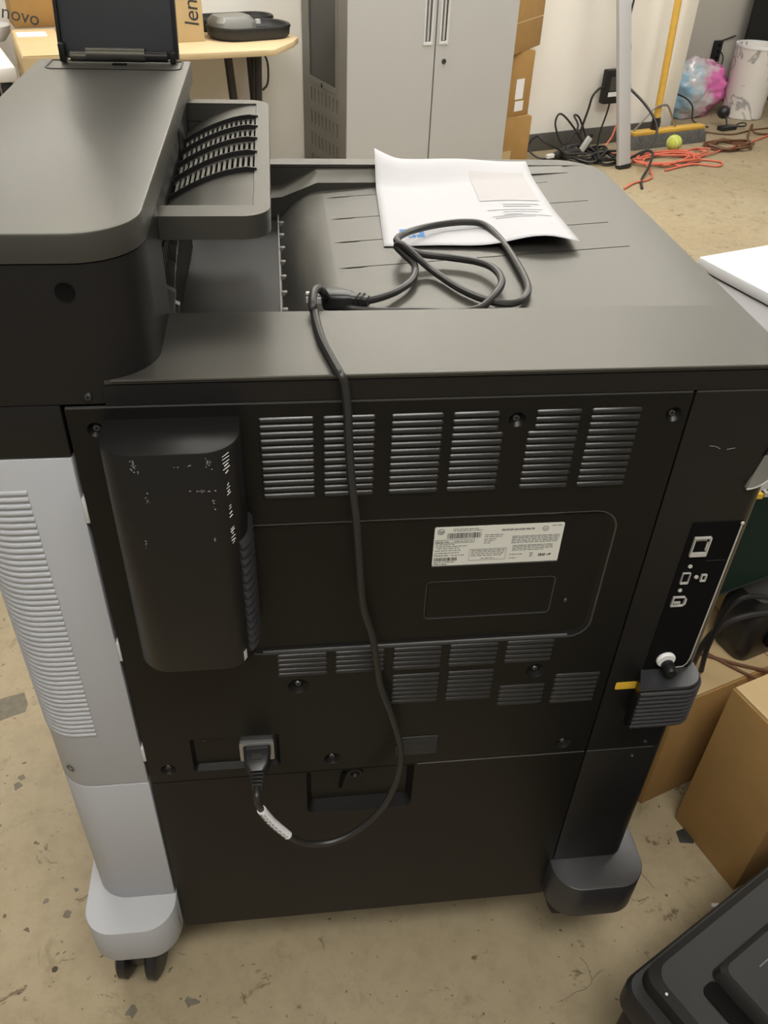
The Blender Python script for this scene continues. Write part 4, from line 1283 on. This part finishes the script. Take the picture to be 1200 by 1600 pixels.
HS = thing('headset_microphone', 'black round microphone on a black base lying on the floor', 'microphone', un(4.63, 3.74, 0), YAW)
MB().prism(rrect(-0.07, 0.07, -0.03, 0.03, 0.015), 0.0, 0.025).build('base', 'rubber', HS, bevel=0.004)
MB().tube([(0.0, 0.0, 0.02), (0.005, 0.03, 0.06), (0.03, 0.08, 0.08)], 0.006, 8).build('neck', 'rubber', HS)
b = MB()
b.lathe([(0.0001, -0.042)] + [(0.042 * math.sin(a * math.pi / 10), -0.042 * math.cos(a * math.pi / 10)) for a in range(1, 10)] + [(0.0001, 0.042)], 18, Matrix.Translation((0.04, 0.10, 0.085)))
b.build('foam_ball', 'rubber', HS)
MB().tube(smooth([(0.07, 0, 0.02), (0.13, 0.01, 0.03), (0.155, -0.01, 0.03), (0.13, -0.03, 0.02), (0.07, -0.02, 0.02)], 5), 0.005, 6).build('lead_loop', 'cable', HS)
floor_cord('black_lead', 'thin black lead hanging from the wall corner over the plastic bag', 'lead',
           [(4.13, 3.95, 0.80), (4.20, 3.97, 0.52), (4.16, 3.95, 0.36), (4.15, 3.93, 0.25), (4.20, 3.92, 0.23), (4.36, 3.92, 0.18), (4.45, 3.92, 0.12), (4.47, 3.90, 0.03), (4.52, 3.80, 0.01)], 0.005, 'cable')

# ------------------------------------------------------------------ back-left: wooden table with cases and carton
TBL = thing('side_table', 'pale wooden table with clipped corners and black legs by the back wall', 'table', un(0.95, 3.43, 0), YAW)
top = [(-0.40, -0.22), (-0.21, -0.285), (-0.125, -0.300), (0.227, -0.309), (0.365, -0.165), (0.428, -0.07), (0.43, 0.20), (0.33, 0.31), (-0.40, 0.31)]
MB().prism(top, 0.715, 0.740).build('table_top', 'wood', TBL, bevel=0.004)
for (x, y, dx) in ((0.075, -0.13, 0.05), (0.212, -0.13, -0.03), (-0.30, -0.13, -0.03), (-0.30, 0.24, -0.03), (0.30, 0.24, 0.03)):
    MB().tube([(x, y, 0.716), (x + dx * 0.6, y, 0.30), (x + dx, y, 0.0)], 0.018, 10).build('leg', 'rubber', TBL)
MB().tube(smooth([(0.225, -0.14, 0.714), (0.25, -0.145, 0.66), (0.247, -0.145, 0.58), (0.222, -0.14, 0.55)], 5), 0.005, 6).build('hanging_lead', 'cable', TBL)

BX = thing('product_box', 'cardboard product box with black lettering on the wooden table', 'box', un(0.775, 3.475, 0.74), YAW)
MB().box(-0.17, 0.175, -0.115, 0.115, 0, 0.34).build('carton_body', 'cardl', BX, bevel=0.003)
MB().box(-0.10, 0.10, -0.117, -0.1145, 0.16, 0.163).build('flap_seam', 'card', BX)
me = text_mesh('lenovo', 0.088, 'ink', 0.0004, shear=0.15, space=0.95)
obj('lettering', me, BX, (0.155, -0.1155, 0.055), (R(90), R(-90), 0))

def hard_case(label, u, n, z, a, c, rz):
    t = thing('clamshell_case', label, 'case', un(u, n, z), YAW + rz, 'black clamshell cases')
    def el(k, zz, d=0):
        return [(x, y, zz) for x, y in rrect(-a * k + d, a * k - d, -c * k + d, c * k - d, min(a, c) * 0.9 * k, 8)]
    b = MB().loft([el(0.90, 0.0), el(0.98, 0.012), el(1.0, 0.048), el(0.985, 0.052), el(0.93, 0.050), el(0.90, 0.028), el(0.86, 0.022)])
    b.build('case_shell', 'leather', t, angle=50)
    b = MB().loft([el(1.012, 0.040), el(1.012, 0.046)], False, False)
    b.build('zip_rim', 'rubber', t)
    return t
t = hard_case('open black clamshell case holding a silver device on the wooden table', 1.17, 3.42, 0.74, 0.185, 0.115, R(6))
b = MB().loft([[(x, y, z) for x, y in rrect(-0.17 + i, 0.02 - i, -0.06 + i, 0.09 - i, 0.03, 5)] for z, i in ((0.025, 0.0), (0.065, 0.004), (0.085, 0.02))])
b.build('device', 'grip', t, label='dull silver grey device')
MB().lathe([(0.0001, 0.07), (0.012, 0.07), (0.014, 0.055), (0.0001, 0.055)], 14, Matrix.Translation((0.03, -0.03, 0))).build('device_knob', 'silver', t)
hard_case('second black clamshell case behind the open one on the wooden table', 1.165, 3.645, 0.74, 0.20, 0.080, R(4))

# ------------------------------------------------------------------ far left: white table, cartons
WT = thing('white_table', 'white topped work table at the far left edge', 'table', un(-0.42, 3.36, 0), YAW)
MB().box(-0.50, 0.560, -0.31, 0.38, 0.690, 0.74).build('table_top', 'white', WT, bevel=0.006)
for sx in (-0.44, 0.52):
    for sy in (-0.27, 0.33):
        MB().box(sx - 0.02, sx + 0.02, sy - 0.02, sy + 0.02, 0, 0.692).build('leg', 'rubber', WT, bevel=0.003)
DS = thing('white_dish', 'white round dish on the far left table', 'dish', un(0.13, 3.60, 0.74), 0)
MB().lathe([(0.0001, 0.0), (0.05, 0.0), (0.075, 0.03), (0.078, 0.055), (0.072, 0.058), (0.06, 0.02), (0.0001, 0.012)], 24).build('dish_body', 'white', DS)
MB().lathe([(0.0001, 0.058), (0.028, 0.058), (0.03, 0.09), (0.022, 0.12), (0.0001, 0.12)], 18).build('dish_knob', 'clip', DS)
OB = thing('open_carton', 'taped cardboard carton standing between the two back tables', 'box', un(0.335, 3.165, 0), YAW + R(-4))
MB().box(-0.165, 0.165, -0.27, 0.27, 0, 0.795).build('carton_body', 'cardl', OB, bevel=0.003)
MB().box(-0.160, -0.002, -0.268, 0.268, 0.794, 0.799).build('flap', 'cardl', OB)
MB().box(0.002, 0.160, -0.268, 0.268, 0.794, 0.799).build('flap', 'cardl', OB)
MB().box(-0.1665, -0.1648, -0.12, 0.27, 0.62, 0.68).build('tape', 'tape', OB)
MB().box(-0.15, -0.04, 0.10, 0.20, 0.7985, 0.800).build('tape', 'whitebox', OB)
BX = thing('product_box', 'cardboard product box with slanting black lettering at the far left', 'box', un(0.31, 3.545, 0.7992), YAW)
MB().box(-0.10, 0.16, -0.08, 0.08, 0, 0.30).build('carton_body', 'card', BX, bevel=0.003)
obj('lettering', text_mesh('lenovo', 0.070, 'ink', 0.0004), BX, (-0.192, -0.0805, 0.052), (R(90), R(14), 0))

# ------------------------------------------------------------------ right of the printer
B1 = thing('cardboard_box', 'low brown cardboard box on the floor just right of the printer', 'box', (0.640, 0.214, 0), R(19))
MB().box(0.0, 0.44, 0.0, 0.20, 0, 0.297).build('carton_body', 'card', B1, bevel=0.003)
MB().box(0.003, 0.219, 0.003, 0.197, 0.296, 0.301).build('flap', 'cardl', B1)
MB().box(0.222, 0.437, 0.003, 0.197, 0.296, 0.301).build('flap', 'cardl', B1)
B2 = thing('cardboard_box', 'large brown cardboard box in front of the low one at the right edge', 'box', (0.694, 0.181, 0), R(-71))
MB().box(0.0, 0.155, 0.0, 0.40, 0, 0.376).build('carton_body', 'card', B2, bevel=0.003)
MB().box(0.003, 0.076, 0.003, 0.397, 0.375, 0.380).build('flap', 'cardl', B2)
MB().box(0.079, 0.152, 0.003, 0.397, 0.375, 0.380).build('flap', 'cardl', B2)
CC = thing('computer_case', 'black computer tower standing behind the low cardboard box', 'computer case', (0.625, 0.445, 0), R(19))
MB().box(0.0, 0.42, 0.0, 0.36, 0.0, 0.50).build('case_body', 'case', CC, bevel=0.008)
for k in range(6):
    MB().box(0.08 + 0.05 * k, 0.11 + 0.05 * k, -0.0015, 0.001, 0.33, 0.45).build('case_vent', 'deep', CC)
WB = thing('white_box', 'white lidded box stacked behind the right side of the printer', 'box', (0.653, 0.578, 0.5015), R(-71))
MB().box(0.0, 0.20, 0.0, 0.34, 0.0, 0.413).build('box_body', 'whitebox', WB, bevel=0.003)
MB().box(-0.004, 0.204, -0.004, 0.344, 0.416, 0.434).build('box_lid', 'whitebox', WB, bevel=0.003)
MB().box(0.002, 0.198, 0.002, 0.338, 0.411, 0.417).build('lid_gap', 'deep', WB)
GB = thing('circuit_board', 'dark green circuit board propped on the speaker right of the printer', 'circuit board', (0.682, 0.245, 0.452), 0)
q = [Vector((0.682, 0.300, 0.448)), Vector((0.689, 0.300, 0.635)), Vector((0.80, 0.300, 0.66)), Vector((0.84, 0.300, 0.51))]
TG = Matrix.Translation((-0.682, -0.245, -0.452))
b = MB()
shift = Vector((0, 0.003, 0))
def sl_(p):
    return p + Vector((0, (p.z - 0.448) * 0.18 + 0.012, 0))
b.loft([[TG @ sl_(p) for p in q], [TG @ (sl_(p) + shift) for p in q]])
b.build('board', 'green', GB)
b = MB()
ep = [sl_(q[0]) + Vector((0, -0.001, 0)), sl_(q[3]) + Vector((0, -0.001, 0))]
b.tube([TG @ ep[0], TG @ ep[1]], 0.002, 6)
b.build('board_edge', 'case', GB)
rr = random.Random(12)
for k in range(8):
    p = sl_(q[1] + (q[2] - q[1]) * (0.05 + 0.11 * k)) + Vector((0, 0, -0.004))
    c = TG @ p
    MB().box(c.x - 0.005, c.x + 0.005, c.y - 0.006, c.y + 0.004, c.z - 0.004, c.z + rr.uniform(0.004, 0.010)).build('component', ('yellow', 'silver', 'clip')[k % 3], GB)
SPK = thing('small_speaker', 'black rounded speaker on the cardboard boxes at the right edge', 'speaker', (0.815, 0.345, 0.302), R(19))
MB().loft([[(x, y, z) for x, y in rrect(-0.06 * k, 0.09 * k, -0.045 * k, 0.04 * k, 0.02, 5)] for z, k in ((0.0, 0.85), (0.03, 1.0), (0.10, 0.98), (0.14, 0.8))]).build('speaker_body', 'rubber', SPK, angle=60)
MB().lathe([(0.0001, 0.0), (0.03, 0.0), (0.032, 0.004), (0.0001, 0.006)], 20, Matrix.Translation((0.01, -0.0445, 0.06)) @ Matrix.Rotation(R(90), 4, 'X')).build('speaker_cone', 'deep', SPK)
MB().box(0.055, 0.085, -0.052, -0.040, 0.13, 0.16).build('yellow_knob', 'yellow', SPK, bevel=0.004)
def wcord(name, label, cat, pts, r, m):
    p0 = Vector(pts[0])
    t = MB().tube([Vector(p) - p0 for p in smooth(pts, 6)], r, 8).build(name, m, loc=tuple(p0))
    return tag(t, label, cat)
wcord('loose_cable', 'black loose cable arching over the low cardboard box', 'cable',
      [(0.700, 0.275, 0.308), (0.702, 0.285, 0.360), (0.712, 0.290, 0.430), (0.735, 0.292, 0.468), (0.79, 0.29, 0.466), (0.85, 0.28, 0.460)], 0.0045, 'rubber')
wcord('loose_cable', 'thick black cable bundled beside the printer above the boxes', 'cable',
      [(0.690, 0.290, 0.308), (0.697, 0.295, 0.345), (0.715, 0.298, 0.385), (0.745, 0.298, 0.412), (0.80, 0.296, 0.425), (0.86, 0.29, 0.43)], 0.006, 'cable')
wcord('thin_cable', 'thin brown cable lying across the low cardboard box top', 'cable',
      [(0.700, 0.325, 0.3045), (0.740, 0.306, 0.3045), (0.780, 0.285, 0.3045), (0.84, 0.262, 0.3045)], 0.0032, 'browncord')
wcord('thin_cable', 'second thin brown cable forking off on the low cardboard box', 'cable',
      [(0.730, 0.318, 0.3045), (0.765, 0.280, 0.3045), (0.795, 0.252, 0.3045)], 0.0028, 'browncord')

# black device at the lower right
KX = thing('black_device', 'black plastic device with stepped lid at the lower right corner', 'device', (0.405, -0.190, 0), R(27))
b = MB()
b.loft([[(x, y, z) for x, y in rrect(0.010, 0.48, -0.40, -0.012, 0.015, 4)] for z in (0.012, 0.20)])
b.build('device_base', 'case', KX, bevel=0.004)
b = MB()
b.loft([[(x, y, z) for x, y in rrect(-0.004 + i, 0.49, -0.41, -0.002 - i, 0.022, 5)] for z, i in ((0.205, 0.004), (0.215, 0.0), (0.255, 0.0), (0.262, 0.004))])
b.build('device_lid', 'case', KX)
b = MB()
b.loft([[(x, y, z) for x, y in rrect(0.016 + i, 0.48, -0.40, -0.010 - i, 0.022, 5)] for z, i in ((0.262, 0.0), (0.285, 0.002), (0.295, 0.012))])
b.build('device_shoulder', 'case', KX)
b = MB()
b.loft([[(x, y, z) for x, y in rrect(0.085 + i, 0.47, -0.39, -0.062 - i, 0.012, 5)] for z, i in ((0.294, 0.0), (0.312, 0.004), (0.318, 0.010))])
pl = b.build('raised_panel', 'case', KX)
MB().prism(rrect(0.060, 0.086, -0.39, -0.070, 0.010), 0.286, 0.2965).build('panel_groove', 'deep', KX)
for k in range(3):
    MB().box(0.150 + 0.0, 0.175, -0.112 - 0.007 * k, -0.110 - 0.007 * k, 0.3178, 0.3186).build('panel_mark', 'greyink', pl)
MB().box(0.135, 0.175, -0.096, -0.0945, 0.3178, 0.3184).build('panel_mark', 'greyink', pl)
for x_, y_ in ((0.02, -0.05), (0.03, -0.11)):
    MB().lathe([(0.0001, 0.0012), (0.0018, 0.001), (0.002, 0.0), (0.0001, 0.0)], 10, Matrix.Translation((x_, y_, 0.2952))).build('dust_speck', 'clip', KX)
KC = thing('cardboard_sheet', 'flat brown cardboard sheet under the black device', 'cardboard', (0.47, -0.17, 0), R(27))
MB().box(-0.06, 0.24, -0.46, 0.0, 0.001, 0.009).build('sheet_top', 'card', KC, bevel=0.001)
o = MB()
o.loft([[(x, y, z) for x, y in ((-0.015, -0.012), (0.010, -0.016), (0.017, 0.004), (0.004, 0.015), (-0.014, 0.010))] for z in (0.001, 0.004)])
o = o.build('plastic_scrap', 'glassdark', loc=(0.700, 0.142, 0), bevel=0.001)
o['label'] = 'small dark plastic scrap on the floor beside the large box'
o['category'] = 'scrap'
o = MB()
o.loft([[(x, y, z) for x, y in ((-0.006, -0.002), (0.006, -0.003), (0.008, 0.003), (-0.005, 0.004))] for z in (0.001, 0.005)])
o = o.build('paper_scrap', 'whitebox', loc=(0.699, 0.010, 0))
o['label'] = 'tiny white scrap on the floor by the black device'
o['category'] = 'scrap'
